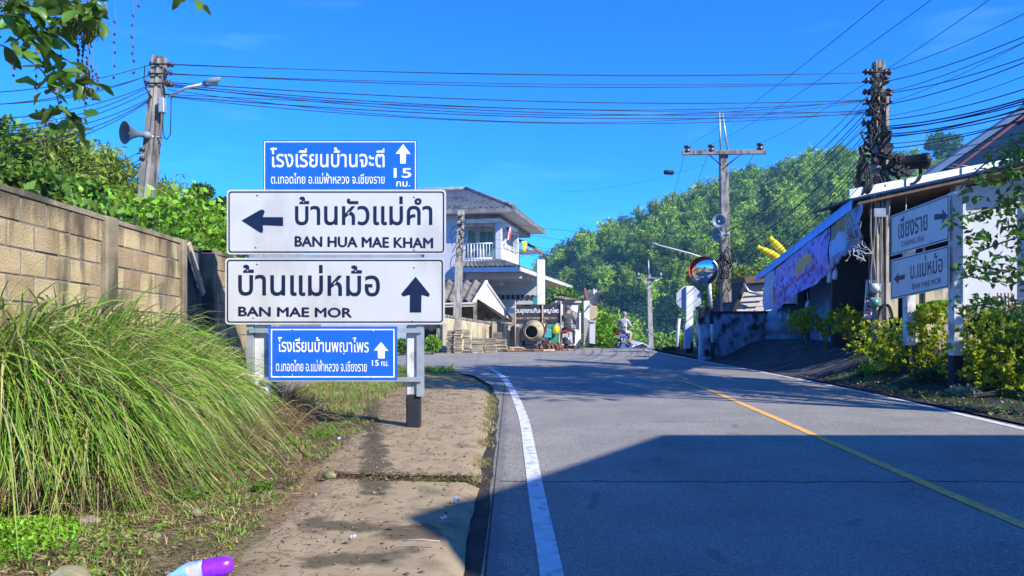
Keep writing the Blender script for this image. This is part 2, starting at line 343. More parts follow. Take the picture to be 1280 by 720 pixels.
# road surface
ys = axis([(-8,14,.5),(14,19,.1),(19,26,.25),(26,36,.2),(36,48,.5)])
v = []; NX = 24
for y in ys:
    a, b = interp(y, LEFT), interp(y, RIGHT)
    if 3 < y < 15: a += .02*ns(0, y, 2.3)
    for i in range(NX+1):
        x = lerp(a, b, i/NX); v.append((x, y, T(min(x,6.1), y) - (.05*ss((-.3-x)/1.2) if (-4 < x < -.3 and y < 18) else 0) + .004))
q = [(j*(NX+1)+i, j*(NX+1)+i+1, (j+1)*(NX+1)+i+1, (j+1)*(NX+1)+i) for j in range(len(ys)-1) for i in range(NX)]
tag(link('road', np_mesh('road', v, q, MT['asphalt'], smooth=True)), kind='structure')
def ribbon(name, pts, w, m, z=.009):
    P = [Vector((x, y, 0)) for x, y in pts]; pp = []
    for i in range(len(P)-1):                                   # Catmull-Rom through the points
        p0, p1, p2, p3 = P[max(0,i-1)], P[i], P[i+1], P[min(len(P)-1,i+2)]
        for k in range(8):
            t = k/8; pp.append(.5*((2*p1)+(p2-p0)*t+(2*p0-5*p1+4*p2-p3)*t*t+(-p0+3*p1-3*p2+p3)*t**3))
    pp.append(P[-1]); v = []
    for i, p in enumerate(pp):
        t = (pp[min(i+1,len(pp)-1)]-pp[max(0,i-1)]).normalized(); nrm = Vector((-t.y, t.x, 0))
        for s_ in (-1, 1):
            c = p + nrm*s_*w/2; v.append((c.x + .004*ns(c.x, c.y, 9), c.y, (0 if c.y < 29 else T(0, c.y)) + z))
    q = [(2*i, 2*i+1, 2*i+3, 2*i+2) for i in range(len(pp)-1)]
    me = np_mesh(name, v, q, m); me.flip_normals()
    return tag(link(name, me), kind='structure')
ribbon('edge_line', [(.22,-4),(.21,1),(.2,3.7),(.18,5.34),(.155,8.9),(.07,11.4),(-.02,13.2),(-.2,15.8),(-.5,18)], .12, MT['white_line'])
ribbon('edge_line', [(6.0,-4),(5.9,4),(5.86,8.46),(5.97,12),(5.78,16.7),(5.47,21),(5.2,25.5),(5.05,27.6),(5.3,29),(6.2,30.2)], .11, MT['white_line'])
for (yc, xa, xb, w_) in ((5.78,-.1,5.9,.012),(9.1,.3,3.0,.007)):
    pt = []; 
    for i in range(60): pt.append((lerp(xa, xb, i/59), yc + .05*ns(i*.35, yc) + .02*ns(i*1.7, yc)))
    cv = []; 
    for i, (x, y) in enumerate(pt): ww_ = w_*(.4+abs(ns(i*.9, 2))); cv += [(x, y-ww_, .0065), (x, y+ww_, .0065)]
    tag(link('road_crack', np_mesh('road_crack', cv, [(2*i,2*i+2,2*i+3,2*i+1) for i in range(59)], MT['soil'])), kind='structure')
ribbon('centre_line', [(2.9,-4),(3.05,1),(3.16,4.62),(3.2,6),(3.36,10),(3.43,13.8),(3.1,16.2),(2.0,18.0),(.6,19.2)], .10, MT['yellow_line'])
# concrete shoulder slabs beside the road, a joint between them
def slab(name, x0f, x1f, y0, y1):
    ys = np.arange(y0, y1+.01, .12); v = []; n = 12
    for y in ys:
        a = x0f(y); b = x1f(y)
        for i in range(n+1):
            x = lerp(a, b, i/n); v.append((x, y, .052 + T(x,y)*.35 + .007*ns(x,y,3.1) - (.05 if i == n else 0) - (.04 if i == 0 else 0)))
    q = [(j*(n+1)+i, j*(n+1)+i+1, (j+1)*(n+1)+i+1, (j+1)*(n+1)+i) for j in range(len(ys)-1) for i in range(n)]
    return tag(link(name, np_mesh(name, v, q, MT['slab'], smooth=True)), kind='structure')
xl = lambda y: -1.52 - .12*(y-5) + .16*ns(1.3, y, 1.3) + .10*ns(4.3, y, 4); xr = lambda y: interp(y, LEFT) - .10 + .03*ns(0, y, 1.9)
slab('shoulder', xl, xr, -2, 5.66); slab('shoulder', xl, xr, 5.76, 13.8)
sheet('gutter', np.array([-.34,-.24,-.13]), axis([(-3,14.5,.3)]), lambda x, y: .006 - .02*(x==-.24) + 0*x, MT['soil'])
# ramp up to the shop and planting bed
def ramp_z(x, y): return T(x, y) + .012 + .006*ns(x, y, 2)
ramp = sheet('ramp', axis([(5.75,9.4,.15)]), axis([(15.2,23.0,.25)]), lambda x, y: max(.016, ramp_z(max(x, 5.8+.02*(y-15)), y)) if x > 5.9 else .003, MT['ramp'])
sheet('planting_bed', axis([(6.08,9.0,.15)]), axis([(5,15.2,.2)]), lambda x, y: T(x, y) + .02 + .05*ns(x,y,3)*ss((x-6.1)*3), MT['soil'])
sheet('corner_island', axis([(5.55,8.0,.15)]), axis([(22.6,30.0,.25)]), lambda x, y: (-.04 if x < interp(y, RIGHT)+.05 else .05 + .04*ns(x,y,3)), MT['soil'])

# ------------------------------------------------------------------ distant hill and its forest
RIDGE = [(-400,-4),(-120,-1),(-40,1),(0,4),(8,9.0),(16.5,13),(25,16.5),(33,21),(43.5,25.5),(53.5,28.5),(64,32),(74,35.5),(82,34.5),(95,33.5),(112,33),(140,35),(200,44),(400,40)]
def hill(X, Y):
    t = ss((Y-88)/(190-88)) if Y < 190 else 1 - .5*ss((Y-190)/90)
    base = -9
    return base + (interp(X, RIDGE) - base) * t + 1.6*ns(X*.05, Y*.05)*t*(1-t)*4 + .6*ns(X*.12, Y*.12)
sheet('hill', axis([(-380,-40,20),(-40,200,5),(200,400,25)]), axis([(86,200,5),(200,300,20)]), lambda x, y: hill(x, y), MT['hillsoil'])

def leaves(n, pos, dirs, L, Wd, fold=.25, up=None):
    """pos (n,3), dirs (n,3) leaf direction -> verts (4n,3), quads"""
    d = dirs / (np.linalg.norm(dirs, axis=1, keepdims=True) + 1e-9)
    r = rng.normal(size=(n,3)) if up is None else up + rng.normal(scale=.5, size=(n,3))
    s = np.cross(d, r); s /= (np.linalg.norm(s, axis=1, keepdims=True) + 1e-9); nn = np.cross(s, d)
    L = np.asarray(L).reshape(-1,1)*np.ones((n,1)); Wd = np.asarray(Wd).reshape(-1,1)*np.ones((n,1))
    base = pos - d*L/2; tip = pos + d*L/2 - nn*L*.12
    a = pos + s*Wd/2 + nn*fold*Wd; b = pos - s*Wd/2 + nn*fold*Wd
    v = np.stack([base, a, tip, b], 1).reshape(-1,3); q = np.arange(4*n).reshape(-1,4)
    return v, q
def clumpy(n, rx, ry, rz, k, cr, droop=0, flat=.0):
    """n points in k clumps spread over an ellipsoid; returns points and outward dirs"""
    c = rng.normal(size=(k,3)); c /= np.linalg.norm(c, axis=1, keepdims=True); c *= (rng.uniform(.35,1,size=(k,1)))**.6
    c *= np.array([rx, ry, rz])*(1-cr*.5); c[:,2] = np.where(c[:,2] < -rz*.5, c[:,2]*.6, c[:,2])
    idx = rng.integers(0, k, n); d = rng.normal(size=(n,3)); d /= np.linalg.norm(d, axis=1, keepdims=True)
    rr = rng.uniform(.3,1,size=(n,1))**.5; sz = rng.uniform(.6,1.25,size=(k,1))[idx]
    R_ = cr*min(rx, ry, rz)*1.35
    p = c[idx] + d*rr*R_*sz*np.array([1,1,.75]); dd = d + rng.normal(scale=.5, size=(n,3)); dd[:,2] -= droop
    return p, dd
GN_LEAF = [('lf_mid',0),('lf_bamboo',1),('lf_dark',0),('lf_mid',0),('lf_bamboo',1)]
def forest_crown(i, kind):
    if kind:      # bamboo plume
        n = 1500; k = 16; ang = rng.uniform(0, 2*np.pi, k); ln = rng.uniform(.7,1.15,k); lean = rng.uniform(.15,.75,k)
        idx = rng.integers(0,k,n); t = rng.uniform(.35,1.1,n)**.7
        p = np.stack([np.cos(ang[idx])*lean[idx]*t**2*3.6, np.sin(ang[idx])*lean[idx]*t**2*3.6, ln[idx]*(t*9.8 - 2.6*lean[idx]*t**3) - 3.6], 1) + rng.normal(scale=.30, size=(n,3))
        d = rng.normal(size=(n,3)); d[:,2] -= .6; L, w = .70, .24
    else:
        n = 2000; p, d = clumpy(n, 3.4, 3.6, 3.4, 44, .30); L, w = .48, .27; p[:,2] += .5*np.abs(p[:,0])*rng.uniform(-.6,.6)
    v, q = leaves(n, p, d, L, w)
    return v, q
forest_mats = {}
def forest_mat(nm, c1, c2):
    m = leafmat(nm, c1, c2, var=.3, scale=.04, transl=.25, rough=.8)
    n = m.node_tree.nodes; l = m.node_tree.links
    oi = n.new('ShaderNodeObjectInfo'); h2 = n.new('ShaderNodeHueSaturation')
    mr = n.new('ShaderNodeMapRange'); mr.inputs[3].default_value = .3; mr.inputs[4].default_value = 1.6; l.new(oi.outputs['Random'], mr.inputs[0]); l.new(mr.outputs[0], h2.inputs['Value'])
    bs = n['Principled BSDF']; src = bs.inputs['Base Color'].links[0].from_socket; l.new(src, h2.inputs['Color']); l.new(h2.outputs[0], bs.inputs['Base Color'])
    for nd in n:
        if nd.type == 'BSDF_TRANSLUCENT': l.new(h2.outputs[0], nd.inputs[0])
    return m
fm = [forest_mat('forest_mid', (.045,.13,.025), (.085,.20,.03)), forest_mat('forest_bamboo', (.17,.29,.02), (.28,.42,.04)), forest_mat('forest_dark', (.012,.055,.035), (.03,.09,.04)),
      forest_mat('forest_green', (.06,.16,.02), (.12,.27,.035)), forest_mat('forest_lime', (.14,.26,.035), (.26,.40,.055))]
pts = []
for _ in range(3600):
    X = rng.uniform(-45, 190); Y = rng.uniform(92, 196)
    if X/Y > .95 or X/Y < -.35: continue
    pts.append((X, Y, hill(X, Y) + 1.6))
pts = np.array(pts, np.float32)
fme = bpy.data.meshes.new('forest'); fme.vertices.add(len(pts)); fme.vertices.foreach_set('co', pts.ravel())
patch = np.array([2.2*ns(p[0]*.05, p[1]*.05)+np.clip((p[0]-40)/70,-.55,.3)+rng.normal(scale=.35) for p in pts])
kinds = np.where(patch > .05, rng.choice([1,4,1],len(pts)), np.where(patch < -.45, 2, rng.choice([0,3,1,4],len(pts)))).astype(np.int32)
at = fme.attributes.new('kind_index', 'INT', 'POINT'); at.data.foreach_set('value', kinds)
at = fme.attributes.new('size', 'FLOAT', 'POINT'); at.data.foreach_set('value', rng.uniform(.42,.98,len(pts)).astype(np.float32)*np.where((kinds==1),1.15,1.0).astype(np.float32))
at = fme.attributes.new('turn', 'FLOAT', 'POINT'); at.data.foreach_set('value', rng.uniform(0,6.28,len(pts)).astype(np.float32))
forest = link('forest', fme); tag(forest, kind='stuff')
forest['label'] = 'dense green jungle of bamboo and trees covering the far hill'; forest['category'] = 'forest'
protos = []
for i, (nm, kd) in enumerate(GN_LEAF):
    vv, qq = forest_crown(i, kd)
    px, py = [(30,120),(60,140),(20,150),(80,160),(45,170)][i]
    o = link('crown', np_mesh('crown', vv, qq, fm[i]), forest, (px, py, hill(px,py)+2)); protos.append(o)
ng = bpy.data.node_groups.new('scatter', 'GeometryNodeTree')
ng.interface.new_socket('Geometry', in_out='INPUT', socket_type='NodeSocketGeometry'); ng.interface.new_socket('Geometry', in_out='OUTPUT', socket_type='NodeSocketGeometry')
N_ = ng.nodes; L_ = ng.links; gi = N_.new('NodeGroupInput'); go_ = N_.new('NodeGroupOutput')
iop = N_.new('GeometryNodeInstanceOnPoints'); g2i = N_.new('GeometryNodeGeometryToInstance')
for o in reversed(protos):
    oi = N_.new('GeometryNodeObjectInfo'); oi.inputs['Object'].default_value = o; oi.transform_space = 'ORIGINAL'
    L_.new(oi.outputs['Geometry'], g2i.inputs[0])
def nattr(nm, dt):
    a = N_.new('GeometryNodeInputNamedAttribute'); a.data_type = dt; a.inputs['Name'].default_value = nm; return a.outputs[0]
cx = N_.new('ShaderNodeCombineXYZ'); L_.new(nattr('turn','FLOAT'), cx.inputs[2])
m2p = N_.new('GeometryNodeMeshToPoints')
L_.new(gi.outputs[0], m2p.inputs[0]); L_.new(m2p.outputs[0], iop.inputs['Points']); L_.new(g2i.outputs[0], iop.inputs['Instance'])
iop.inputs['Pick Instance'].default_value = True; L_.new(nattr('kind_index','INT'), iop.inputs['Instance Index'])
L_.new(cx.outputs[0], iop.inputs['Rotation']); L_.new(nattr('size','FLOAT'), iop.inputs['Scale'])
L_.new(iop.outputs[0], go_.inputs[0])
md = forest.modifiers.new('scatter', 'NODES'); md.node_group = ng

# ------------------------------------------------------------------ haze
hb = MB(); hb.box((-20, 168, 20), (640, 376, 66)); 
hm = bpy.data.materials.new('haze_air'); hm.use_nodes = True
hn = hm.node_tree.nodes; hn.remove(hn['Principled BSDF']); pv = hn.new('ShaderNodeVolumePrincipled')
pv.inputs['Density'].default_value = .0006; pv.inputs['Color'].default_value = (.28,.74,1,1); pv.inputs['Anisotropy'].default_value = .0
hm.node_tree.links.new(pv.outputs[0], hn['Material Output'].inputs['Volume'])
HAZE = True
# ------------------------------------------------------------------ text and sign drawing
def text_outline(body, bold=.0, space=1.0):
    c = bpy.data.curves.new('lettering', 'FONT'); c.body = body; c.size = 1; c.offset = bold; c.resolution_u = 3; c.space_character = space
    o = bpy.data.objects.new('lettering', c); COL.objects.link(o); bpy.context.view_layer.update()
    dg = bpy.context.evaluated_depsgraph_get(); me = bpy.data.meshes.new_from_object(o.evaluated_get(dg))
    v = [tuple(x.co) for x in me.vertices]; f = [tuple(p.vertices) for p in me.polygons]
    bpy.data.objects.remove(o); bpy.data.curves.remove(c); bpy.data.meshes.remove(me)
    return v, f
def lettering(body, mapf, box, m, parent, bold=.0, name='lettering', slope=0, lab=None, smear=0):
    """box = (x0, x1, top, bottom) in sign coordinates (y down); mapf(x, y) -> world point"""
    v, f = text_outline(body, bold)
    xs = [a[0] for a in v]; ys = [a[1] for a in v]; x0, x1, y0, y1 = min(xs), max(xs), min(ys), max(ys)
    vs = []
    for a in v:
        px = box[0] + (a[0]-x0)/(x1-x0)*(box[1]-box[0]); py = box[3] - (a[1]-y0)/(y1-y0)*(box[3]-box[2])
        vs.append(mapf(px, py + slope*(px-box[0])))
    b = MB(); b.add(vs, f)
    if smear:
        sx = (box[1]-box[0])*smear; e = (mapf(box[0]+sx, box[2]) - mapf(box[0], box[2])); dn = mapf(box[0], box[2]+sx) - mapf(box[0], box[2]); nn = e.cross(dn).normalized()*.0002
        for k, (ax, ay) in enumerate(((1,0),(-1,0),(0,.8),(0,-.8))): b.add([v_ + e*ax + dn*ay - nn*(k+1)*(-1) for v_ in vs], f)
    o = b.build(name, m, parent)
    if lab: o['label'] = lab
    return o
def rrect(x0, x1, y0, y1, r, n=4):
    out = []
    for cx_, cy_, a in ((x1-r,y1-r,0),(x0+r,y1-r,90),(x0+r,y0+r,180),(x1-r,y0+r,270)):
        for k in range(n+1):
            t = R(a + 90*k/n); out.append((cx_+r*math.cos(t), cy_+r*math.sin(t)))
    return out
def signboard(parent, mapf, ext, x0, x1, y0, y1, rad, m_face, m_line, inset, lw, lab, slope=0, m_edge=None):
    """mapf(x, y, out) ; ext: board thickness vector (backwards)"""
    S = lambda x, y: y + slope*(x-x0)
    o = MB().prism([mapf(x, S(x,y), 0) for x, y in rrect(x0,x1,y0,y1,rad)], ext, 0).build('sign_board', [m_face], parent)
    o['label'] = lab
    a = rrect(x0+inset, x1-inset, y0+inset, y1-inset, max(.05, rad-inset*.4)); b = rrect(x0+inset+lw, x1-inset-lw, y0+inset+lw, y1-inset-lw, max(.04, rad-inset*.4-lw*.6))
    mb = MB(); n = len(a); vs = [mapf(x, S(x,y), .0025) for x, y in a] + [mapf(x, S(x,y), .0025) for x, y in b]
    mb.add(vs, [(i, (i+1)%n, n+(i+1)%n, n+i) for i in range(n)]); mb.build('border_line', m_line, o)
    return o
def arrow(parent, mapf, pts, m):
    MB().add([mapf(x, y, .003) for x, y in pts], [tuple(range(len(pts)))]).build('arrow', m, parent)

# ------------------------------------------------------------------ the tall direction sign on the left
SY = 8.15
def sm(x, y, out=0): return Vector(((x-640)*SY/F, SY - out - .0, CAMH + (HZ-y)*SY/F))
sg = thing('direction_sign', 'tall roadside direction sign with two white and two blue boards on two concrete posts', 'road sign', (-2.0, SY, 0))
def conc_post(parent, x, y, d, h, w=.15, col='post_white', band=.42, z0=-.1, lean=0):
    p = MB(); p.box((x, y, (h+band)/2+.0), (w, w, h-band), m=0, bev=.012); po = p.build('post', MT[col], parent)
    q = MB(); q.box((x, y, (band+z0)/2), (w+.004, w+.004, band-z0), bev=.012); q.build('painted_base', MT['post_black'], po)
    return po
conc_post(sg, -1.10, SY+.13, 0, 1.2, .15); conc_post(sg, -2.79, SY+.13, 0, 1.2, .15)
for xx in (-1.015, -2.90):
    mb = MB(); mb.box((xx, SY+.05, 1.53), (.08, .045, 2.24)); mb.build('upright', MT['galv'], sg)
for zz, a, b in ((1.14,-2.9,-1.0),(.60,-2.75,-1.0),(1.95,-2.9,-1.0),(2.62,-2.9,-1.0)):
    mb = MB(); mb.box(((a+b)/2, SY+.013, zz), (b-a, .026, .05)); mb.build('rail', MT['galv'], sg)
B1 = signboard(sg, sm, (0,.006,0), 283.5, 557.5, 237, 318, 4.5, MT['sign_white'], MT['navy'], 2.2, 1.6, 'white board reading BAN HUA MAE KHAM with arrow left')
L = MT['navy']; so_ = lambda x, y: sm(x, y, .003)
lettering('บ้านหัวแม่คำ', so_, (369,540.5,245.5,281.5), L, B1, .012); lettering('BAN HUA MAE KHAM', so_, (369,541,295.5,308), L, B1, 0, slope=.012, smear=.0035)
arrow(B1, sm, [(302,275.7),(326,262),(330,262.5),(331,265),(328.5,271.3),(354,271.5),(354,282.5),(328.5,281.5),(329,287),(328.5,291),(325,290.5)], L)
B2 = signboard(sg, sm, (0,.006,0), 281.5, 556, 322.5, 405.5, 4.5, MT['sign_white'], MT['navy'], 2.2, 1.6, 'white board reading BAN MAE MOR with arrow up')
lettering('บ้านแม่หม้อ', so_, (298,475,330.5,369.5), L, B2, .012, slope=.006); lettering('BAN MAE MOR', so_, (298.5,439.5,383.5,395), L, B2, 0, slope=.012, smear=.0045)
arrow(B2, sm, [(519.5,345.8),(537.5,368),(536,371),(527,368.5),(526.5,390.5),(512.3,390.5),(512.6,368.5),(504,370.5),(501.5,367.5)], L)
Wt = MT['white_film']
smb = lambda x, y, out=0: sm(x, y, out) + Vector((0,.012,0))
B3 = signboard(sg, smb, (0,.006,0), 328.5, 521, 175.2, 242, .6, MT['sign_blue'], Wt, 1.3, 1.1, 'blue board at the top reading 15 km in Thai with arrow up')
so3 = lambda x, y: smb(x, y, .003)
lettering('โรงเรียนบ้านจะตี', so3, (337.5,480.5,184,209), Wt, B3, .010); lettering('ต.เทอดไทย อ.แม่ฟ้าหลวง จ.เชียงราย', so3, (338.5,480.5,216,229.5), Wt, B3, .004)
lettering('15', so3, (492,514,210,222), Wt, B3, .012); lettering('กม.', so3, (495,512.5,226.5,233), Wt, B3, .01)
arrow(B3, smb, [(503.8,179.8),(513.2,192.5),(507.3,192.2),(507.1,204.3),(500.2,204.3),(500,192.2),(494.3,192)], Wt)
smc = lambda x, y, out=0: sm(x, y, out) + Vector((0,-.002,0))
B4 = signboard(sg, smc, (0,.006,0), 335.6, 496.5, 408, 475, .8, MT['sign_blue'], Wt, 3.2, 1.5, 'blue lowest board with white Thai lettering and arrow up')
so4 = lambda x, y: smc(x, y, .003)
lettering('โรงเรียนบ้านพญาไพร', so4, (347.5,461,421,443.5), Wt, B4, .010, slope=.006); lettering('ต.เทอดไทย อ.แม่ฟ้าหลวง จ.เชียงราย', so4, (345,458.5,449.5,464), Wt, B4, .004, slope=.006)
lettering('15', so4, (465,473.5,450.2,457.5), Wt, B4, .012); lettering('กม.', so4, (476.5,485.5,451.5,457.5), Wt, B4, .01)
arrow(B4, smc, [(476.5,427.5),(485.6,438.5),(481,438.3),(481,448),(472.5,448),(472.3,438.3),(467.3,438)], Wt)
for x, y, p in ((322,244,B1),(518,246,B1),(320,309,B1),(518,312,B1),(322,330,B2),(518,334,B2),(317,397,B2),(516,401,B2),(366,412,B4),(466,414,B4),(365,469,B4),(465,472,B4)):
    mb = MB(); mb.lathe([(.001,.006),(.009,.005),(.011,0)], c=sm(x,y,.002), rot=(R(90),0,0), n=8); mb.build('bolt', MT['steel'], p)

# ------------------------------------------------------------------ right-hand direction sign (faces the road)
rs = thing('direction_sign', 'two-board direction sign reading CHIANG RAI and BAN MAE MOR seen edgewise in bushes', 'road sign', (7.1, 12.8, T(7.1,12.8)))
SX = 7.03
def board_r(ztl, zbl, ztr, zbr, lab):
    ya, yb = 13.72, 11.88
    def mp(u, v_, out=0): return Vector((SX - out, lerp(ya, yb, u), lerp(lerp(ztl, ztr, u), lerp(zbl, zbr, u), v_)))
    asp = (ya-yb)/(ztl-zbl)
    poly = [(0,0),(1,0),(1,1),(0,1)]
    o = MB().prism([mp(u, v_) for u, v_ in poly], (.006,0,0)).build('sign_board', [MT['sign_white']], rs); o['label'] = lab
    i, w = .014, .011
    a = [(i,i*2),(1-i,i*2),(1-i,1-i*2),(i,1-i*2)]; b = [(i+w,(i+w)*2),(1-i-w,(i+w)*2),(1-i-w,1-(i+w)*2),(i+w,1-(i+w)*2)]
    MB().add([mp(u,v_,.0025) for u,v_ in a+b], [(k,(k+1)%4,4+(k+1)%4,4+k) for k in range(4)]).build('border_line', MT['navy'], o)
    return o, mp
ra, ma = board_r(3.155, 2.41, 3.265, 2.52, 'grey-white board reading CHIANG RAI with arrow right')
lettering('เชียงราย', lambda u,v_: ma(u,v_,.003), (.15,.66,.12,.64), L, ra, .008); lettering('CHIANG RAI', lambda u,v_: ma(u,v_,.003), (.20,.60,.72,.86), L, ra, 0)
arrow(ra, ma, [(.77,.33),(.9,.38),(.89,.27),(.98,.47),(.88,.60),(.9,.50),(.77,.46)], L)
rb, mb_ = board_r(2.34, 1.60, 2.44, 1.76, 'grey-white board reading BAN MAE MOR with arrow left')
lettering('บ.แม่หม้อ', lambda u,v_: mb_(u,v_,.003), (.37,.90,.10,.60), L, rb, .008); lettering('BAN MAE MOR', lambda u,v_: mb_(u,v_,.003), (.40,.88,.72,.86), L, rb, 0)
arrow(rb, mb_, [(.06,.5),(.16,.36),(.15,.45),(.27,.44),(.27,.56),(.15,.56),(.16,.66)], L)
for (x, y, h) in ((7.17,11.95,3.3),(7.17,13.35,2.5)):
    z0 = T(x,y); mb = MB(); mb.box((x, y, (z0+.5+h)/2), (.16,.16,h-z0-.5), bev=.012); po = mb.build('post', MT['post_white'], rs)
    mb = MB(); mb.box((x, y, z0+.2), (.164,.164,.62), bev=.012); mb.build('painted_base', MT['post_black'], po)
for z in (3.02,2.66,2.18,1.86):
    MB().box((7.06,12.75,z),(.045,1.6,.04)).build('rail', MT['galv'], rs)

# ------------------------------------------------------------------ block wall on the left
WX = -3.74
bw = thing('block_wall', 'long tan concrete block wall with mould-stained top behind the tall grass', 'wall', (WX, 8, 0))
wz = lambda y: 2.27 - .036*(y-5.4)
PITCH, CH = .315, .203
def wall_core(x, y0, y1, th=.14, m='mortar', inset=.008):
    mb = MB(); xa, xb = x-inset, x-inset-th
    z0a, z1a = -.2, wz(y0)-.01; z1b = wz(y1)-.01
    mb.add([(xa,y0,z0a),(xa,y1,z0a),(xa,y1,z1b),(xa,y0,z1a),(xb,y0,z0a),(xb,y1,z0a),(xb,y1,z1b),(xb,y0,z1a)],
           [(0,1,2,3),(5,4,7,6),(3,2,6,7),(0,3,7,4),(1,5,6,2)]); mb.build('mortar_core', MT[m], bw)
bvar = []
for k in range(5):
    mb = MB(); mb.box((0,0,0),(.05,PITCH-.026,CH-.017),bev=.005); bm_ = mb.build('block', MT['block']); 
    for vv in bm_.data.vertices: vv.co += Vector((rng.normal(scale=.0022), rng.normal(scale=.0022), rng.normal(scale=.0022)))
    bvar.append(bm_.data); bpy.data.objects.remove(bm_)
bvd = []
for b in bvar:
    c = b.copy(); c.materials.clear(); c.materials.append(MT['block_shade']); bvd.append(c)
base = Vector(bw.location)
def blocks(x, y0, y1, rows, meshes, seed):
    rr = random.Random(seed)
    for r_ in range(rows):
        y = y0 + (0 if r_ % 2 else -PITCH/2)
        while y < y1 - .02:
            a, b = max(y, y0), min(y+PITCH, y1)
            if b - a > .06:
                yc = (a+b)/2; z = wz(yc) - .045 - CH*(r_+.5)
                link('block', rr.choice(meshes), bw, Vector((x - .025 + rr.uniform(-.003,.004), yc, z)) - base, (-.036,0,0), (1, (b-a)/PITCH, 1))
            y += PITCH
segs = [(3.9,6.74),(6.97,8.33)]
for i, (a, b) in enumerate(segs): wall_core(WX, a, b); blocks(WX, a, b, 8, bvar, i)
wall_core(WX-.12, 8.2, 9.4, m='block_shade'); blocks(WX-.12, 8.3, 9.3, 8, bvd, 5)
wall_core(WX, 9.19, 14.5); blocks(WX, 9.3, 11.9, 7, bvar, 6)
for yc, w in ((6.855,.2),(8.38,.10),(9.245,.11)):
    mb = MB(); mb.box((WX-.07, yc, (wz(yc)-.2)/2-.0), (.22, w, wz(yc)+.2), bev=.01); mb.build('pilaster', MT['wall_pier'], bw)
for (a, b, x) in ((3.9,8.43,WX),(9.19,14.5,WX),(8.44,9.18,WX-.12)):
    mb = MB(); n = 40; top = []
    for i in range(n+1):
        y = lerp(a, b, i/n); z = wz(y) + .010*ns(y, 0, 5); top.append([(x+.012,y,wz(y)-.045),(x+.012+.004*ns(y,1,7),y,z),(x-.16,y,z+.005),(x-.16,y,wz(y)-.045)])
    mb.ring([[Vector(p) for p in r_] for r_ in top], smooth=False); mb.build('coping', MT['wall_pier'], bw)
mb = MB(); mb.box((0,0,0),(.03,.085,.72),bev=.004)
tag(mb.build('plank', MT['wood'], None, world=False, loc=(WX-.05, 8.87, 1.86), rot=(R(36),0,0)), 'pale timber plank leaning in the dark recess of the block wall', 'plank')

# ------------------------------------------------------------------ poles
def tapered(mb, p0, p1, w0, w1, m=0, n=4):
    mb.tube([p0, lerp(Vector(p0), Vector(p1), .5), p1], [w0*.707, (w0+w1)/2*.707, w1*.707], n=n, a0=R(45), m=m, smooth=False)
def insulator(parent, p, r=.05, name='insulator', horiz=True, h=None):
    mb = MB(); rot = (0,R(90),0) if horiz else None; h = h or r*2.2
    mb.lathe([(.01,-h*.5),(r*.7,-h*.5),(r,-h*.3),(r*.45,-h*.12),(r*.5,0),(r,h*.18),(r*.9,h*.42),(.01,h*.5)], c=p, rot=rot, n=10); return mb.build(name, MT['porcelain'], parent)
def horn(loc, aim, r, ln, label, hm='horn'):
    t = thing('horn_loudspeaker', label, 'loudspeaker', loc); q = Vector(aim).normalized().to_track_quat('Z','Y').to_matrix()
    c = Vector(loc)
    mb = MB(); mb.lathe([(r*.22,0),(r*.24,ln*.25),(r*.42,ln*.55),(r*.72,ln*.82),(r,ln),(r*1.03,ln),(r*1.03,ln*1.02),(r*.97,ln*1.02),(r*.66,ln*.8),(r*.36,ln*.5),(r*.1,ln*.45)], c=c, rot=q, n=24); mb.build('bell', MT[hm], t)
    mb = MB(); mb.lathe([(.001,-ln*.32),(r*.30,-ln*.32),(r*.34,-ln*.2),(r*.34,0),(.001,.02)], c=c, rot=q, n=16); mb.build('driver', MT['horn'], t)
    mb = MB(); mb.lathe([(.001,ln*.45),(r*.2,ln*.5),(r*.22,ln*.7),(r*.1,ln*.78),(.001,ln*.78)], c=c, rot=q, n=12); mb.build('phase_plug', MT['white'], t)
    mb = MB(); mb.tube([c, c+Vector((.10,.12,0)), c+Vector((.25,.2,0))], .015); mb.build('bracket', MT['steel'], t)
    return t
def street_lamp(root_p, tip_p, label, headlen=.3):
    t = thing('street_lamp', label, 'street lamp', root_p); a, b = Vector(root_p), Vector(tip_p); d = (b-a).normalized()
    mb = MB(); mb.tube([a, lerp(a,b,.5)+Vector((0,0,.04)), b], .022); mb.build('lamp_arm', MT['white'], t)
    mb = MB(); q = d.to_track_quat('Z','Y').to_matrix(); mb.lathe([(.01,-.02),(.05,0),(.06,headlen*.4),(.03,headlen),(.01,headlen)], c=b, rot=q, n=10); mb.build('lamp_head', MT['horn'], t)
    mb = MB(); mb.box(b+d*headlen*.5-Vector((0,0,.04)), (headlen*.5,.06,.03)); mb.build('lamp_shade', MT['steel'], t)
    return t
# left pole
lp = thing('utility_pole', 'leaning concrete utility pole behind the block wall at left', 'utility pole', (-6.23, 12, 0))
P0, P1 = Vector((-6.23,12,0)), Vector((-5.71,12,5.5))
mb = MB(); tapered(mb, P0, P1, .24, .18); mb.build('pole_shaft', MT['concrete_dark'], lp)
mb = MB(); tapered(mb, lerp(P0,P1,.02)+Vector((.03,-.112,0)), lerp(P0,P1,.99)+Vector((.03,-.085,0)), .055, .045); mb.build('pole_groove', MT['concrete'], lp)
LPI = []
for px, py in ((191,80),(213,81),(190,92),(211,91),(185,104),(209,103),(212,106)):
    p = W(px, py, 11.95); LPI.append(p); insulator(lp, p, .045)
for px, py, px2 in ((188,80,214),(187,92,212),(184,104,212),(205,118,212)):
    mb = MB(); mb.tube([W(px,py,11.87), W(px2,py,11.87)], .014, 6); mb.build('insulator_bolt', MT['wire'], lp)
mb = MB(); mb.box(W(203,132,11.85), (.09,.1,.24), bev=.01); mb.build('junction_box', MT['galv'], lp)
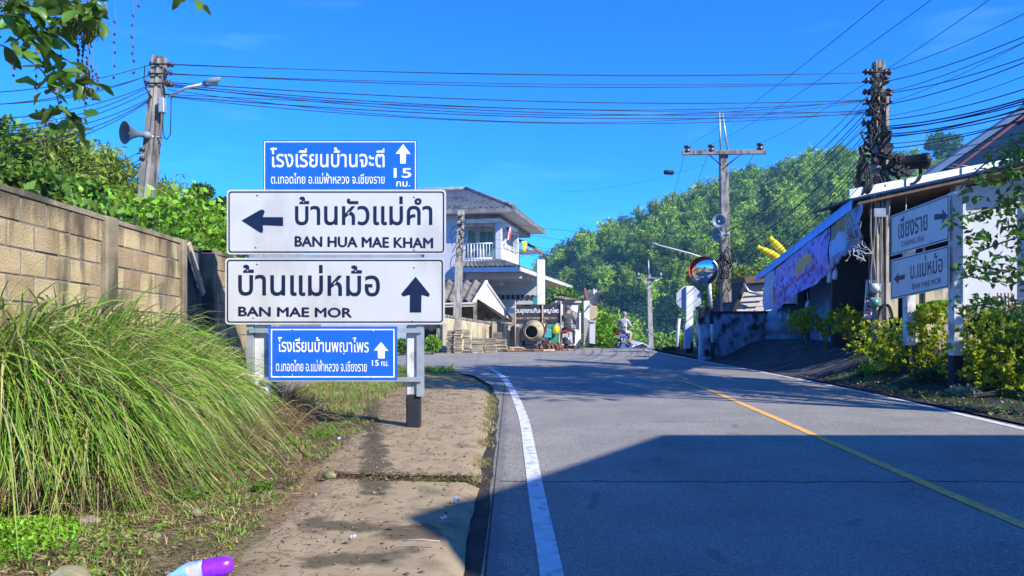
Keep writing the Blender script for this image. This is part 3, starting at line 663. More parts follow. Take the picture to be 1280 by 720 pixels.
for px, py in ((178,187),(178,198)): insulator(lp, W(px,py,11.9), .04)
mb = MB(); mb.tube([W(205,122,11.9),W(203.5,150,11.9),W(204,168,11.9),W(208,175,11.9),W(213,168,11.9),W(213.5,150,11.9),W(214,120,11.9)], .009, 6); mb.build('cable_loop', MT['wire'], lp)
mb = MB(); mb.tube([W(181,82,11.9),W(180,100,11.9),W(183,112,11.9),W(190,122,11.9)], .010, 6); mb.build('cable_loop', MT['wire'], lp)
street_lamp(W(212,120,11.9), W(256,105,11.6), 'thin street lamp arm on the leaning pole at left', .32)
horn(W(180,168.5,11.8), (-.75,-1,-.1), .175, .30, 'grey horn loudspeaker on the leaning pole above the block wall', 'horn_dark')
# right pole
rp = thing('utility_pole', 'concrete utility pole tangled with cables in front of the blue-roofed shop', 'utility pole', (7.91, 16, .5))
mb = MB(); tapered(mb, (7.95,16,.1), (7.93,16,6.8), .27, .20); mb.build('pole_shaft', MT['concrete_dark'], rp)
for px in (-1,1):
    mb = MB(); mb.box((7.94+px*.10,15.84,3.0),(.06,.04,6.0)); mb.build('flange', MT['concrete'], rp)
for k in range(9):
    mb = MB(); mb.box((7.93,15.885,6.6-k*.2),(.06,.012,.09)); mb.build('slot', MT['black'], rp)  # black box on the face, painting the dark of a hollow slot
RPI = []
for py in (90,102,116,125,140,155,168):
    for px in (1085,1109):
        if px > 1100 and py > 145: continue
        p = W(px + rng.uniform(-3,3), py + rng.uniform(-2,2), 15.9); RPI.append(p); insulator(rp, p, .075, horiz=rng.random()>.4)
for py in (90,102,116,130):
    mb = MB(); mb.tube([W(1078,py,15.8), W(1112,py-.5,15.8)], .02, 6); mb.build('insulator_bolt', MT['wire'], rp)
def cubic(name, pts, r, m, parent, n=8):
    P = [Vector(p) for p in pts]; out = []
    for i in range(len(P)-1):
        p0,p1,p2,p3 = P[max(0,i-1)],P[i],P[i+1],P[min(len(P)-1,i+2)]
        for k in range(n):
            t = k/n; out.append(.5*((2*p1)+(p2-p0)*t+(2*p0-5*p1+4*p2-p3)*t*t+(-p0+3*p1-3*p2+p3)*t**3))
    out.append(P[-1]); mb = MB(); mb.tube(out, r, 5); return mb.build(name, m, parent)
rr = random.Random(4)
for k in range(19):       # loops and tails tangled round the upper pole
    y0 = rr.uniform(95, 215); x0 = 1097 + rr.uniform(-10, 9); pts = [W(x0, y0, 15.7)]
    for j in range(rr.randint(3,5)): pts.append(W(1095 + rr.uniform(-20, 19)*(.45 if y0 < 150 else 1), y0 + rr.uniform(-12, 26), 15.72 + rr.uniform(-.18,.1)))
    cubic('cable_tail', pts, rr.uniform(.009,.02), MT['wire'], rp)
for cx_, cy_, rx_, rz_ in ((1077,218,.09,.42),(1081,222,.12,.34),(1136,212,.24,.30),(1122,206,.16,.2)):
    for k in range(4):
        c = W(cx_ + rr.uniform(-2,2), cy_ + rr.uniform(-2,2), 15.6); mb = MB()
        mb.tube([c + Vector((rx_*math.cos(a), .05*math.sin(a*2), rz_*math.sin(a))) for a in [2*math.pi*i/16 for i in range(17)]], .018, 5, caps=False); mb.build('cable_coil', MT['wire'], rp)
for k in range(16):
    p = W(rr.uniform(1074,1112), rr.uniform(165,232), 15.68); mb = MB(); mb.box(p, (rr.uniform(.08,.2), .12, rr.uniform(.08,.26)), rot=(rr.uniform(-.4,.4),rr.uniform(-.6,.6),0), bev=.02); mb.build('splice_box', MT['wire'], rp)
q = Vector((1,-.2,.07)).normalized().to_track_quat('Z','Y').to_matrix()
mb = MB(); mb.lathe([(.01,-.32),(.13,-.32),(.15,-.25),(.15,.25),(.17,.26),(.17,.36),(.01,.38)], c=W(1137,203,15.6), rot=q, n=14); t_ = mb.build('cable_closure', MT['black'], rp)
for k in range(12):
    p = W(rr.uniform(1118,1136), rr.uniform(190,218), 15.55); mb = MB(); mb.box(p, (rr.uniform(.06,.16),.1,rr.uniform(.06,.16)), rot=(0,rr.uniform(-.8,.8),0), bev=.015); mb.build('splice_box', MT['wire'], rp)
mb = MB(); mb.tube([W(1105,212,15.7), W(1152,195,15.6)], .03, 6); mb.build('bracket_arm', MT['wire'], rp)
mb = MB(); mb.box(W(1099,266,15.72), (.26,.08,.2), bev=.01); mb.build('pole_clamp', MT['steel'], rp)
for k, (px, r_, m_) in enumerate(((1090,.016,'concrete_dark'),(1093,.02,'concrete_dark'),(1099,.014,'wire'),(1102,.014,'concrete_dark'),(1088,.012,'wire'))):
    cubic('down_cable', [W(px+rr.uniform(-2,2), y, 15.70) for y in (232,262,290,318,345,385)], r_, MT[m_], rp)
for py in (360,378):
    mt_ = thing('electricity_meter', 'grey electricity meter on the cable-tangled pole, ' + ('upper of two' if py == 360 else 'lower of two with a green dial'), 'meter', W(1094,py,15.6), group='electricity meters on the pole')
    mb = MB(); mb.box(W(1094,py,15.62),(.24,.1,.2),bev=.03); mb.build('meter_case', MT['horn'], mt_)
    mb = MB(); mb.lathe([(.001,.07),(.07,.06),(.095,.0)], c=W(1094,py,15.56), rot=(R(90),0,0), n=14); mb.build('meter_dial', MT['green_glass'] if py > 370 else MT['sign_white'], mt_)
mb = MB()
for k in range(6):
    c = W(1106,405,15.5) + Vector((rr.uniform(-.05,.05),rr.uniform(-.05,.05),0)); mb.tube([c + Vector((.16*math.cos(a),.02*math.sin(3*a),.42*math.sin(a))) for a in [2*math.pi*i/18 for i in range(19)]], .012, 5, caps=False)
mb.build('cable_coil', MT['wire'], rp)
mb = MB(); mb.box(W(1112,375,15.9),(.32,.08,.75)); tag(mb.build('panel', MT['cream']), 'cream board fixed behind the cable-tangled pole beside the sign', 'board')
mb = MB(); mb.box((0,0,0),(.16,.03,.82)); bo = mb.build('banner', MT['sign_white'], None, world=False, loc=W(1086,374,15.75), rot=(0,R(4),0)); tag(bo, 'narrow white and red vertical notice tied to the cable-tangled pole', 'banner')
for k in range(9):
    mb = MB(); mb.box((rr.uniform(-.02,.02),-.018,.33-k*.08),(rr.uniform(.06,.12),.006,.035)); mb.build('red_print', MT['red'], bo, world=False)
# middle pole
mp_ = thing('utility_pole', 'concrete utility pole with a crossarm rising behind the mouldy wall', 'utility pole', (7.74, 27, -.1))
mb = MB(); tapered(mb, (7.85,27,-.2), (7.72,27,7.25), .34, .27); mb.build('pole_shaft', MT['concrete_dark'], mp_)
mb = MB(); mb.box(W(905,190.5,26.8),(3.05,.12,.16),rot=(0,R(-.5),0),bev=.01); mb.build('crossarm', MT['concrete_dark'], mp_)
for px in (886,926): 
    mb = MB(); mb.tube([W(px,193,26.75), W(905 + (-3 if px < 905 else 3),207,26.75)], .022, 6); mb.build('brace', MT['wire'], mp_)
for px, ty in ((899,140),(903,142)):
    mb = MB(); mb.tube([W(901 if px==899 else 910,190,26.8), W(px,ty,26.8)], .035, 6); mb.build('mast_strut', MT['galv'], mp_)
MPI = []
for px, py in ((859,187),(889,186),(950,184)):
    p = W(px,py-1,26.8); MPI.append(p); insulator(mp_, p, .13, horiz=False, h=.26)
for k in range(16):
    c = W(904 + rr.uniform(-6,7), rr.uniform(300,352), 26.7); cubic('cable_tail', [c, c+Vector((rr.uniform(-.25,.25),-.1,-.3)), c+Vector((rr.uniform(-.2,.2),0,-.6)), c+Vector((rr.uniform(-.3,.3),0,-.3))], .02, MT['wire'], mp_)
mb = MB(); mb.box(W(902,343,26.7),(.22,.12,.35),bev=.02); mb.build('splice_box', MT['wire'], mp_)
horn(W(899,278,26.5), (-.3,-1,.05), .235, .30, 'dark upper horn loudspeaker facing the road on the pole with a crossarm')
horn(W(907,292.5,26.5), (-.95,-.45,-.1), .235, .42, 'white lower horn loudspeaker turned left on the pole with a crossarm')
street_lamp(W(903,330,26.8), W(822,306,26.2), 'long white street lamp arm reaching left from the pole with a crossarm', .25)
# far pole
fp = thing('utility_pole', 'distant utility pole with a crossarm beyond the crest of the road', 'utility pole', W(813,440,75))
mb = MB(); tapered(mb, W(814,452,75), W(811,343,75), .5, .36); mb.build('pole_shaft', MT['concrete'], fp)
mb = MB(); mb.box(W(811,347.5,74.7),(2.8,.2,.16)); mb.build('crossarm', MT['concrete_dark'], fp)
mb = MB(); mb.tube([W(811,345,74.7),W(810.5,325,74.7)],.07,6); mb.build('mast', MT['galv'], fp)
for px in (798,826): mb = MB(); mb.tube([W(px,345,74.5), W(px,341,74.5)], .1, 6); mb.build('insulator', MT['galv'], fp)
for a, b in ((799,803),(822,818)):
    mb = MB(); mb.tube([W(a+2,349,74.6), W(811,355,74.6)], .05, 6); mb.build('brace', MT['galv'], fp)
# small pole before the house
hp = thing('utility_pole', 'short weathered concrete pole in front of the two-storey house', 'utility pole', W(570,400,28))
mb = MB(); tapered(mb, W(570,436,28), W(576.5,263,28), .31, .24); mb.build('pole_shaft', MT['concrete'], hp)
for k in range(5):
    c = W(576, 268 + k*9, 27.8); cubic('cable_tail', [c, c+Vector((rr.uniform(.1,.3),-.1,-.2)), c+Vector((rr.uniform(-.3,-.1),0,-.5)), c+Vector((rr.uniform(-.5,0),0,-.9))], .014, MT['wire'], hp)
insulator(hp, W(575,270,27.8), .07); insulator(hp, W(575,280,27.8), .07)

# ------------------------------------------------------------------ overhead lines
ORD = ['first','second','third','fourth','fifth','sixth','seventh','eighth','ninth','tenth','eleventh','twelfth','thirteenth','fourteenth','fifteenth','sixteenth','seventeenth','eighteenth']
def cable(p, q, sag=.3, r=.011, lab='', group='overhead lines between the poles'):
    p, q = Vector(p), Vector(q); n = 22
    mb = MB(); mb.tube([p.lerp(q, i/n) - Vector((0,0,4*sag*(i/n)*(1-i/n))) for i in range(n+1)], r*.66, 5, caps=False)
    return tag(mb.build('power_line', MT['wire']), lab, 'cable', group)
lab1 = 'thin black line strung high across the sky between left and right poles'
lab2 = 'black communication cable sagging low across the sky between left and right poles'
for (y0, y1, sg_, r_) in ((80,91,.12,.008),(81,91,.10,.008),(92,103,.16,.011),(93,103,.10,.009)):
    cable(W(213,y0,11.95), W(1083,y1,15.9), sg_, r_, {(80,.12):'topmost thin black line strung across the sky between left and right poles',(81,.10):'thin black line just below the topmost one between left and right poles',(92,.16):'third thick line from the top between left and right poles',(93,.10):'fourth thin line from the top between left and right poles'}[(y0,sg_)], 'high lines between left and right poles')
for i_, (y0, y1, sg_, r_) in enumerate(((103,125,.18,.013),(105,126,.30,.012),(106,124,.42,.011),(108,138,.25,.012),(118,140,.10,.009),(120,142,.22,.013),(121,140,.34,.010),(112,126,.5,.009))):
    cable(W(210,y0,11.95), W(1085,y1,15.9), sg_, r_, ORD[i_] + ' of the low sagging cables counted downward at the left pole, crossing the sky', 'low sagging cables between left and right poles')
for i_, (y0, x1, y1, s_) in enumerate(((80,-60,118,.1),(92,-60,130,.15),(93,-60,134,.1),(105,-60,150,.15),(106,-60,158,.2),(112,-60,165,.2),(121,-60,170,.2),(122,-60,178,.25),(123,-60,190,.2),(124,-60,205,.2))):
    cable(W(190,y0,11.95), W(x1,y1,8.2), s_, .009, ORD[i_] + ' line from the top running left out of view from the leaning pole', 'lines running left from the leaning pole')
for py in (188,198): cable(W(178,py,11.9), W(100,py+18,15), .12, .008, ('upper' if py == 188 else 'lower') + ' thin drop line from the leaning pole into the trees', 'drop lines from the leaning pole')
lab3 = 'black line fanning up to the right out of view from the cable-tangled pole'
for i_, (y0, x1, y1, r_) in enumerate(((89,1360,-26,.010),(102,1360,10,.013),(116,1360,14,.010),(117,1360,42,.013),(130,1360,8,.007),(131,1360,44,.014),(146,1360,62,.008),(150,1360,84,.014),(158,1360,98,.020),(160,1360,106,.016),(168,1360,112,.02),(170,1360,118,.016),(180,1360,126,.012),(186,1360,124,.016),(198,1360,140,.010),(205,1360,150,.010),(162,1360,100,.02),(172,1360,108,.014))):
    cable(W(1107,y0,15.9), W(x1,y1,10.5), .12, r_, ('thick' if r_ > .013 else 'thin') + ' black line fanning right from the cable-tangled pole, ' + ORD[sorted([89,102,116,117,130,131,146,150,158,160,168,170,180,186,198,205,162,172]).index(y0)] + ' from its top', 'lines fanning right from the cable-tangled pole')
lab4 = 'black cable running down from the cable-tangled pole towards the pole with a crossarm'
for k in range(17):
    y0 = 118 + k*6.2; y1 = 268 + k*6.0
    cable(W(1086,y0,15.9), W(908,min(350,y1)+rr.uniform(-4,4),26.8), rr.uniform(.15,.5), rr.choice([.009,.011,.013,.015]), 'cable slanting from the cable-tangled pole to the crossarm pole, ' + ORD[k] + ' from the top', 'cables between the tangled pole and the crossarm pole')
for (i, x1, y1) in ((0,1112,-6),(1,1172,-6),(2,1242,-4)):
    cable(MPI[i]+Vector((0,0,.12)), W(x1,y1,9), .15, .008, 'thin line rising right into the sky from the ' + ('left','middle','right')[i] + ' insulator of the crossarm', 'lines rising from the crossarm')
    cable(MPI[i]+Vector((0,0,.12)), W((800,812,826)[i],341,74.5), 1.2, .012, 'thin line to the distant pole from the ' + ('left','middle','right')[i] + ' crossarm insulator', 'lines to the distant pole')
for i_, (y0, y1, s_) in enumerate(((285,286,.2),(291,300,.3),(303,318,.3),(314,330,.3))):
    cable(W(578,y0-14,27.8), W(905,y1+12,26.9), s_, .009, ORD[i_] + ' thin line from the top between the short house pole and the crossarm pole', 'lines from the house pole')
cable(W(819,352,75), W(860,442,60), .1, .03, 'stay wire slanting down from the distant pole', 'stay wires of the distant pole')
cable(W(796,403,75), W(846,440,60), .1, .05, 'pale guy cable slanting down behind the motorcycle rider', 'stay wires of the distant pole')
mb = MB(); mb.lathe([(.001,-.2),(.08,-.16),(.08,.16),(.001,.2)], c=W(836,215.5,26), rot=(0,R(90),R(10)), n=8)
tag(mb.build('cable_weight', MT['black']), 'small dark cylinder hanging on a thin line in the sky', 'cable weight')
cable(W(700,240,27.5), W(880,206,26.4), .2, .006, 'faint line carrying a small dark cylinder', 'faint lines')

# ------------------------------------------------------------------ two-storey house
UA = Vector((.19,.982,0)); VA = Vector((-.982,.19,0))
HO = Vector((-.64,36,0))
def H(u, v, z): return HO + UA*u + VA*v + Vector((0,0,z))
HR = Matrix((UA, VA, Vector((0,0,1)))).transposed()
def hbox(mb, u0, u1, v0, v1, z0, z1, m=0, bev=0):
    mb.box(H((u0+u1)/2, (v0+v1)/2, (z0+z1)/2), (abs(u1-u0), abs(v1-v0), abs(z1-z0)), rot=HR, m=m, bev=bev); return mb
hs_ = thing('house', 'two-storey white house with grey hipped roof and corner balcony beyond the stacks', 'house', H(4,4,-.3))
def hpart(name, boxes, m, parent=hs_, bev=0):
    mb = MB()
    for b in boxes: hbox(mb, *b, bev=bev)
    return mb.build(name, m, parent)
hpart('wall', [(-.05,9,1.75,9.5,-.5,6.25)], MT['lavender'])                    # front block left of the balcony
hpart('wall', [(4.6,9,.95,1.74,3.0,6.25)], MT['lavender'])
hpart('wall', [(2.4,2.6,.12,1.74,4.1,6.2)], MT['white'])
hpart('ground_floor_wall', [(6.2,6.4,-1.15,1.58,-.6,3.41)], MT['offwhite'])
hpart('ground_floor_wall', [(.05,6.15,1.60,1.74,-.5,3.5)], MT['offwhite'])
hpart('balcony_floor', [(-.12,4.58,-.12,1.73,3.88,4.05)], MT['white'])
hpart('balcony_beam', [(-.08,.10,-.08,1.73,5.85,6.05)], MT['white']); hpart('balcony_beam', [(.12,4.58,-.08,.10,5.85,6.05)], MT['white'])
hpart('wall_band', [(-.02,9.02,-.04,9.52,6.05,6.4)], MT['tile_grey'])
for (u, v_) in ((0,0),(4.45,0)):
    hpart('balcony_post', [(u-.15,u+.15,v_-.15,v_+.15,4.05,5.85)], MT['lavender'], bev=.02)
def balustrade(u0, v0, u1, v1, z0, z1, n, rails=(0,1)):
    a = MB(); p, q_ = H(u0,v0,0), H(u1,v1,0)
    root = MB()
    for z in (z0, z1): root.tube([p+Vector((0,0,z)), q_+Vector((0,0,z))], .035, 6)
    rl = root.build('balustrade', MT['white'], hs_)
    for i in range(n+1):
        c = p.lerp(q_, i/n); mb = MB(); mb.tube([c+Vector((0,0,z0)), c+Vector((0,0,z1))], .022 if i % 4 else .035, 5); mb.build('baluster', MT['white'], rl)
balustrade(-.02,.15,-.02,1.7,4.12,4.85,10); 
hpart('balcony_panel', [(.15,4.3,-.06,.0,4.05,4.62)], MT['white']); balustrade(.15,-.03,4.3,-.03,4.62,4.92,14)
for k in range(14):
    mb = MB(); mb.tube([H(-.02,.15+k*.12,5.68),H(-.02,.21+k*.12,5.84),H(-.02,.27+k*.12,5.68)],.018,5); mb.build('fretwork', MT['white'], hs_)
for k in range(16):
    mb = MB(); mb.tube([H(.2+k*.26,-.02,5.66),H(.33+k*.26,-.02,5.84),H(.46+k*.26,-.02,5.66)],.018,5); mb.build('fretwork', MT['white'], hs_)
dr = hpart('door', [(2.36,2.39,.25,1.5,4.08,5.75)], MT['white'])
for v_ in (.55,.95,1.33): hpart('door_glass', [(2.33,2.355,v_-.17,v_+.17,4.15,5.68)], MT['green_glass'], dr)
# left side glass door in the photograph faces the corner balcony
dr2 = hpart('door', [(.5,2.1,1.70,1.745,4.08,5.7)], MT['white'])
for u in (.72,1.08,1.44,1.82): hpart('door_glass', [(u-.16,u+.16,1.665,1.695,4.15,5.62)], MT['green_glass'], dr2)
ac = thing('air_conditioner', 'white air conditioner unit standing behind the balcony railing', 'air conditioner', H(.3,1.15,4.05))
mb = MB(); hbox(mb, .12,.42,.75,1.5,4.08,4.62,bev=.02); mb.build('casing', MT['white'], ac)
mb = MB(); mb.lathe([(.2,0),(.2,.02),(.16,.025),(.001,.01)], c=H(.115,1.15,4.35), rot=(R(90),0,R(11)), n=16); mb.build('fan_grille', MT['dark'], ac)
# tiled roofs as real stepped, wavy sheets
def tile_roof(parent, a, b, c, d, nu, nv, m, name='roof', amp=.035, step=.03, th=.06):
    """a-b eave, d-c top edge; nu tiles across, nv courses"""
    a, b, c, d = map(Vector, (a, b, c, d)); n = (b-a).cross(d-a).normalized()
    if n.z < 0: n = -n
    vs = []; K = 4; cols = nu*K+1; rows = []
    for j in range(nv):
        for s_ in (0, 1):
            t = (j + s_*.999)/nv
            row = []
            for i in range(cols):
                s = i/(cols-1); p = a.lerp(b, s).lerp(d.lerp(c, s), t)
                row.append(p + n*(amp*math.cos(2*math.pi*i/K) + step*(1-s_)))
            rows.append(row)
    vs = [p for r_ in rows for p in r_]; fs = []
    for j in range(len(rows)-1):
        for i in range(cols-1): fs.append((j*cols+i, j*cols+i+1, (j+1)*cols+i+1, (j+1)*cols+i))
    mb = MB(); mb.add(vs, fs, 0, False)
    mb.prism([a-n*.05, b-n*.05, c-n*.05, d-n*.05], -n*th, 0)
    return mb.build(name, m, parent)
E0, ZE, ZR = .95, 6.42, 8.15
e1, e2, e3, e4 = H(-E0,-E0,ZE), H(-E0,10,ZE), H(9.4,10,ZE), H(9.4,-E0,ZE)
r1, r2 = H(3.6,2.6,ZR), H(3.9,9.2,ZR)
rf = tile_roof(hs_, e2, e1, r1, r2, 40, 14, MT['tile_grey'])
tile_roof(hs_, e1, e4, r1+Vector((0,.02,0)), r1, 34, 14, MT['tile_grey']); tile_roof(hs_, e4, e3, r2, r1, 30, 10, MT['tile_grey'])
mb = MB(); mb.tube([e1+Vector((0,0,.06)), r1+Vector((0,0,.06))], .10, 8); mb.build('ridge_cap', MT['tile_grey'], rf); mb = MB(); mb.tube([r1+Vector((0,0,.06)), r2+Vector((0,0,.06))], .10, 8); mb.build('ridge_cap', MT['tile_grey'], rf)
mb = MB(); mb.prism([H(-.85,-.85,ZE-.10),H(9.3,-.85,ZE-.10),H(9.3,9.9,ZE-.10),H(-.85,9.9,ZE-.10)], (0,0,-.04)); mb.build('soffit', MT['offwhite'], hs_)
for (p, q_) in ((e2,e1),(e1,e4)):
    d = (q_-p).normalized(); n = Vector((d.y,-d.x,0)); mb = MB(); mb.prism([p-Vector((0,0,.2)), q_-Vector((0,0,.2)), q_+Vector((0,0,.02)), p+Vector((0,0,.02))], -n*.04); mb.build('fascia', MT['tile_grey'], hs_)
# second, lower main roof behind
tile_roof(hs_, H(9.3,-.25,5.5), H(12.6,-.25,5.5), H(12.6,2.5,6.9), H(9.3,2.5,6.9), 18, 8, MT['tile_grey'])
mb = MB(); mb.prism([H(9.3,-.22,5.38),H(12.6,-.22,5.38),H(12.6,3,5.38),H(9.3,3,5.38)], (0,0,-.05)); mb.build('soffit', MT['offwhite'], hs_)
mb = MB(); mb.prism([H(9.3,-.26,5.35),H(12.6,-.26,5.35),H(12.6,-.26,5.55),H(9.3,-.26,5.55)], VA*-.05); mb.build('fascia', MT['tile_grey'], hs_)
hpart('wall', [(9.4,12.2,1.2,6,-.5,5.36)], MT['lavender'])
# porch roof below the balcony
A, B = H(-1.3,2.0,3.62), H(-1.3,-1.25,3.62)
tile_roof(hs_, A, B, H(-.1,-.15,4.02), H(-.1,2.0,4.02), 14, 4, MT['tile_grey'])
tile_roof(hs_, B, H(20,-1.25,3.55), H(20,-.2,4.0), H(-.1,-.15,4.02), 60, 4, MT['tile_grey'])
mb = MB(); mb.prism([H(-1.28,2.0,3.38),H(-1.28,-1.2,3.38),H(-1.28,-1.2,3.6),H(-1.28,2.0,3.6)], UA*.05); mb.build('fascia', MT['blue_paint'], hs_)
mb = MB(); mb.prism([H(-1.3,-1.27,3.40),H(20,-1.27,3.38),H(20,-1.27,3.58),H(-1.3,-1.27,3.60)], VA*-.05); mb.build('fascia', MT['offwhite'], hs_)
hpart('soffit', [(-1.22,20,-1.2,1.58,3.42,3.46)], MT['offwhite'])
for k in range(6): hpart('ceiling_beam', [(.3+k*1.6,.5+k*1.6,-1.1,1.57,3.2,3.41)], MT['offwhite'])
hpart('cross_beam', [(-.1,.12,-1.1,1.57,3.12,3.4)], MT['offwhite'])
for k in range(9): hpart('vent_opening', [(6.14,6.19,-1.05+k*.29,-.87+k*.29,2.25,2.5)], MT['dark'])
hpart('blue_shelf', [(5.9,6.13,-1.1,.7,1.45,1.75)], MT['blue_paint']); hpart('shutter', [(5.6,5.85,-1.15,-.75,1.5,2.35)], MT['teal'])
hpart('yard_wall', [(3.5,3.7,-3.4,1.5,-.5,1.45)], MT['greybrick'])
# flags
def flag(loc, label, cols, name='flag', w=.32, h=.75, yell=False):
    t = thing(name, label, 'flag', loc)
    mb = MB(); mb.tube([Vector(loc), Vector(loc)+Vector((.25,-.35,.9))], .015, 5); mb.build('flag_pole', MT['wood'], t)
    top = Vector(loc)+Vector((.25,-.35,.88)); n = len(cols); mb = MB(); R_ = 8
    for c in range(n):
        vs = []
        for i in range(R_+1):
            for j in (0,1):
                s = (c+j)/n; tt = i/R_; vs.append(top + Vector((-(.28-.1*tt)*s*w/.32+.05*math.sin(tt*5+s*6), .05*math.cos(s*9+tt*3), -tt*h*(1-.2*s))))
        mb.add(vs, [(2*i,2*i+1,2*i+3,2*i+2) for i in range(R_)], c)
    mb.build('flag_cloth', cols, t)
FR = mat('flag_red', (.6,.04,.06), .8, bump=0); FB = mat('flag_blue', (.06,.04,.35), .8, bump=0); FW = MT['white']
flag(H(1.2,-.1,4.85), 'red white and blue striped flag drooping from the balcony rail', [FR,FW,FB,FB,FW,FR])
flag(H(4.9,-.25,4.5), 'small yellow flag hanging under the eave beside the balcony', [MT['yellow']], h=.6)
# tall white concrete post
wp = thing('post', 'tall plain white square post in front of the house carport', 'post', W(676,435,33))
mb = MB(); p = W(676,435,33); mb.box((p.x,33,(p.z+W(676,325,33).z)/2),(.36,.36,W(676,325,33).z-p.z),bev=.02); mb.build('post_shaft', MT['white'], wp)
for px in (674.5,677.5): mb = MB(); mb.tube([W(px,326,33),W(px,314,33)],.02,5); mb.build('rebar', MT['rust'], wp)

# ------------------------------------------------------------------ lean-to shed with fibre cement roof and white gable
sh = thing('shed', 'open shed with ribbed fibre-cement roof and white gable in front of the house', 'shed', W(590,436,30))
ea, eb = W(520,378,29.2), W(592,376,29.2); ap_l, ap_r = W(528,351,31.6), W(606,351.5,31.6)
def corrugated(parent, a, b, c, d, n, m, amp=.07, name='roof_sheet', rows=2):
    a,b,c,d = map(Vector,(a,b,c,d)); nn = (b-a).cross(d-a).normalized(); nn = nn if nn.z > 0 else -nn
    K = 6; cols = n*K+1; vs = []; fs = []
    for j in range(rows+1):
        for i in range(cols):
            s = i/(cols-1); p = a.lerp(b,s).lerp(d.lerp(c,s), j/rows); vs.append(p + nn*amp*math.cos(2*math.pi*i/K))
    for j in range(rows):
        for i in range(cols-1): fs.append((j*cols+i, j*cols+i+1, (j+1)*cols+i+1, (j+1)*cols+i))
    return MB().add(vs, fs, 0, True).build(name, m, parent)
corrugated(sh, ea, eb, ap_r, ap_l, 7, MT['fibre'], .075)
bk = W(640,399,35); corrugated(sh, ap_r+Vector((.05,0,0)), ap_l, W(548,398,35), bk, 8, MT['fibre'], .05)
MB().prism([ea+Vector((0,-.03,-.22)), eb+Vector((0,-.03,-.22)), eb+Vector((0,-.03,-.05)), ea+Vector((0,-.03,-.05))], (0,.04,0)).build('fascia', MT['offwhite'], sh)
g = [W(592,375,29.2)+Vector((.02,0,-.1)), W(606.5,352,31.6)+Vector((.02,0,.0)), W(635,397,35)+Vector((.02,0,0)), W(608,383,31)+Vector((.02,0,0)), W(603,379,30)]
MB().prism([W(592,376,29.3), W(606.5,352,31.6), W(638,399.5,35.2), W(628,397,34.6), W(596,372.5,29.8)], (-.04,0,0)).build('gable', MT['white'], sh)
MB().prism([W(590,377,29.2), W(606.8,350,31.5), W(608.6,351,31.5), W(593,378,29.2)], (.05,0,0)).build('barge_board', MT['offwhite'], sh)
MB().prism([W(606.6,350,31.5), W(640,399,35.2), W(637,400,35.2), W(605.5,353,31.5)], (.06,0,0)).build('barge_board', MT['offwhite'], sh)
for k in range(8):
    t_ = k/7; MB().tube([ea.lerp(ap_l,t_)+Vector((0,0,-.14)), eb.lerp(ap_r,t_)+Vector((0,0,-.14))], .05, 5).build('purlin', MT['brown'], sh)
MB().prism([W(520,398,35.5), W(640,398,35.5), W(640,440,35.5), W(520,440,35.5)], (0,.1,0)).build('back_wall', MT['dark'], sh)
for px, Y in ((594,30),(548,30)): MB().box((W(px,0,Y).x, Y, 1.0),(.14,.14,2.5)).build('post', MT['concrete_dark'], sh)

# ------------------------------------------------------------------ stained low wall in front of the house yard
lw = thing('garden_wall', 'low cream yard wall with dark mould stains behind the paver stacks', 'wall', W(600,438,27.5))
def wallseg(p, q_, z0, z1a, z1b, th, m, name, parent):
    p, q_ = Vector((p[0],p[1],0)), Vector((q_[0],q_[1],0)); d = (q_-p).normalized(); n = Vector((-d.y,d.x,0))*th
    return MB().prism([p+Vector((0,0,z0)), q_+Vector((0,0,z0)), q_+Vector((0,0,z1b)), p+Vector((0,0,z1a))], n).build(name, m, parent)
w0, w1, w2 = W(556,440,27), W(606,438,30.3), W(646,438,31.2)
wallseg(w0, w1, -.4, W(0,397,27).z, W(0,404.5,30.3).z, .16, MT['cream'], 'wall_panel', lw)
wallseg(w1, w2, -.4, W(0,405,30.3).z, W(0,407,31.2).z, .16, MT['cream'], 'wall_panel', lw)
for p, q_, za, zb in ((w0,w1,W(0,396,27).z,W(0,404,30.3).z),(w1,w2,W(0,404,30.3).z,W(0,406,31.2).z)):
    a, b = Vector((p.x,p.y-.06,za)), Vector((q_.x,q_.y-.06,zb)); MB().prism([a,b,b+Vector((0,0,.09)),a+Vector((0,0,.09))], (0,.28,0)).build('coping', MT['concrete_dark'], lw)
for px, Y in ((557,26.95),(585,28.85),(606,30.2),(618,30.45),(630,30.75),(646,31.0)):
    c = W(px,0,Y); MB().box((c.x, Y-.05, .4),(.2,.2,1.25 if px < 600 else 1.15),bev=.01).build('pilaster', MT['cream'], lw)
# ------------------------------------------------------------------ stacks of pavers
rq = random.Random(12)
def stack(px0, px1, ytop, ybot, Y, lab, ny=1, thick=.055, m='paver', wob=.03):
    a, b = W(px0,ybot,Y), W(px1,ytop,Y); w = b.x-a.x; n = max(3, int((b.z-a.z)/thick)); z0 = a.z; th = (b.z-a.z)/n
    t = thing('paver_stack', lab, 'paver stack', ((a.x+b.x)/2, Y+.25, a.z), group='stacks of concrete pavers')
    me = None
    for k in range(n):
        if me is None:
            mb = MB(); mb.box((0,0,0),(w*.94,.45,th*.82),bev=.008); o = mb.build('paver', MT[m], t, world=False); me = o.data
        else: o = link('paver', me, t)
        o.location = (rq.uniform(-wob,wob), rq.uniform(-wob,wob), th*(k+.5)); o.rotation_euler = (0,rq.uniform(-.015,.015),rq.uniform(-.06,.06))
    return t
stack(558,567,413,442,25.9,'leftmost dark column of stacked pavers against the cream wall')
stack(567.5,577.5,411,442,25.8,'pale tall column of stacked pavers, second from the left')
stack(578.5,587.5,412,441.5,26.0,'pale yellowish column of stacked pavers, third from the left')
stack(589,604.5,422,441.5,26.0,'dark grey knee-high paver stack right of the tall pale columns')
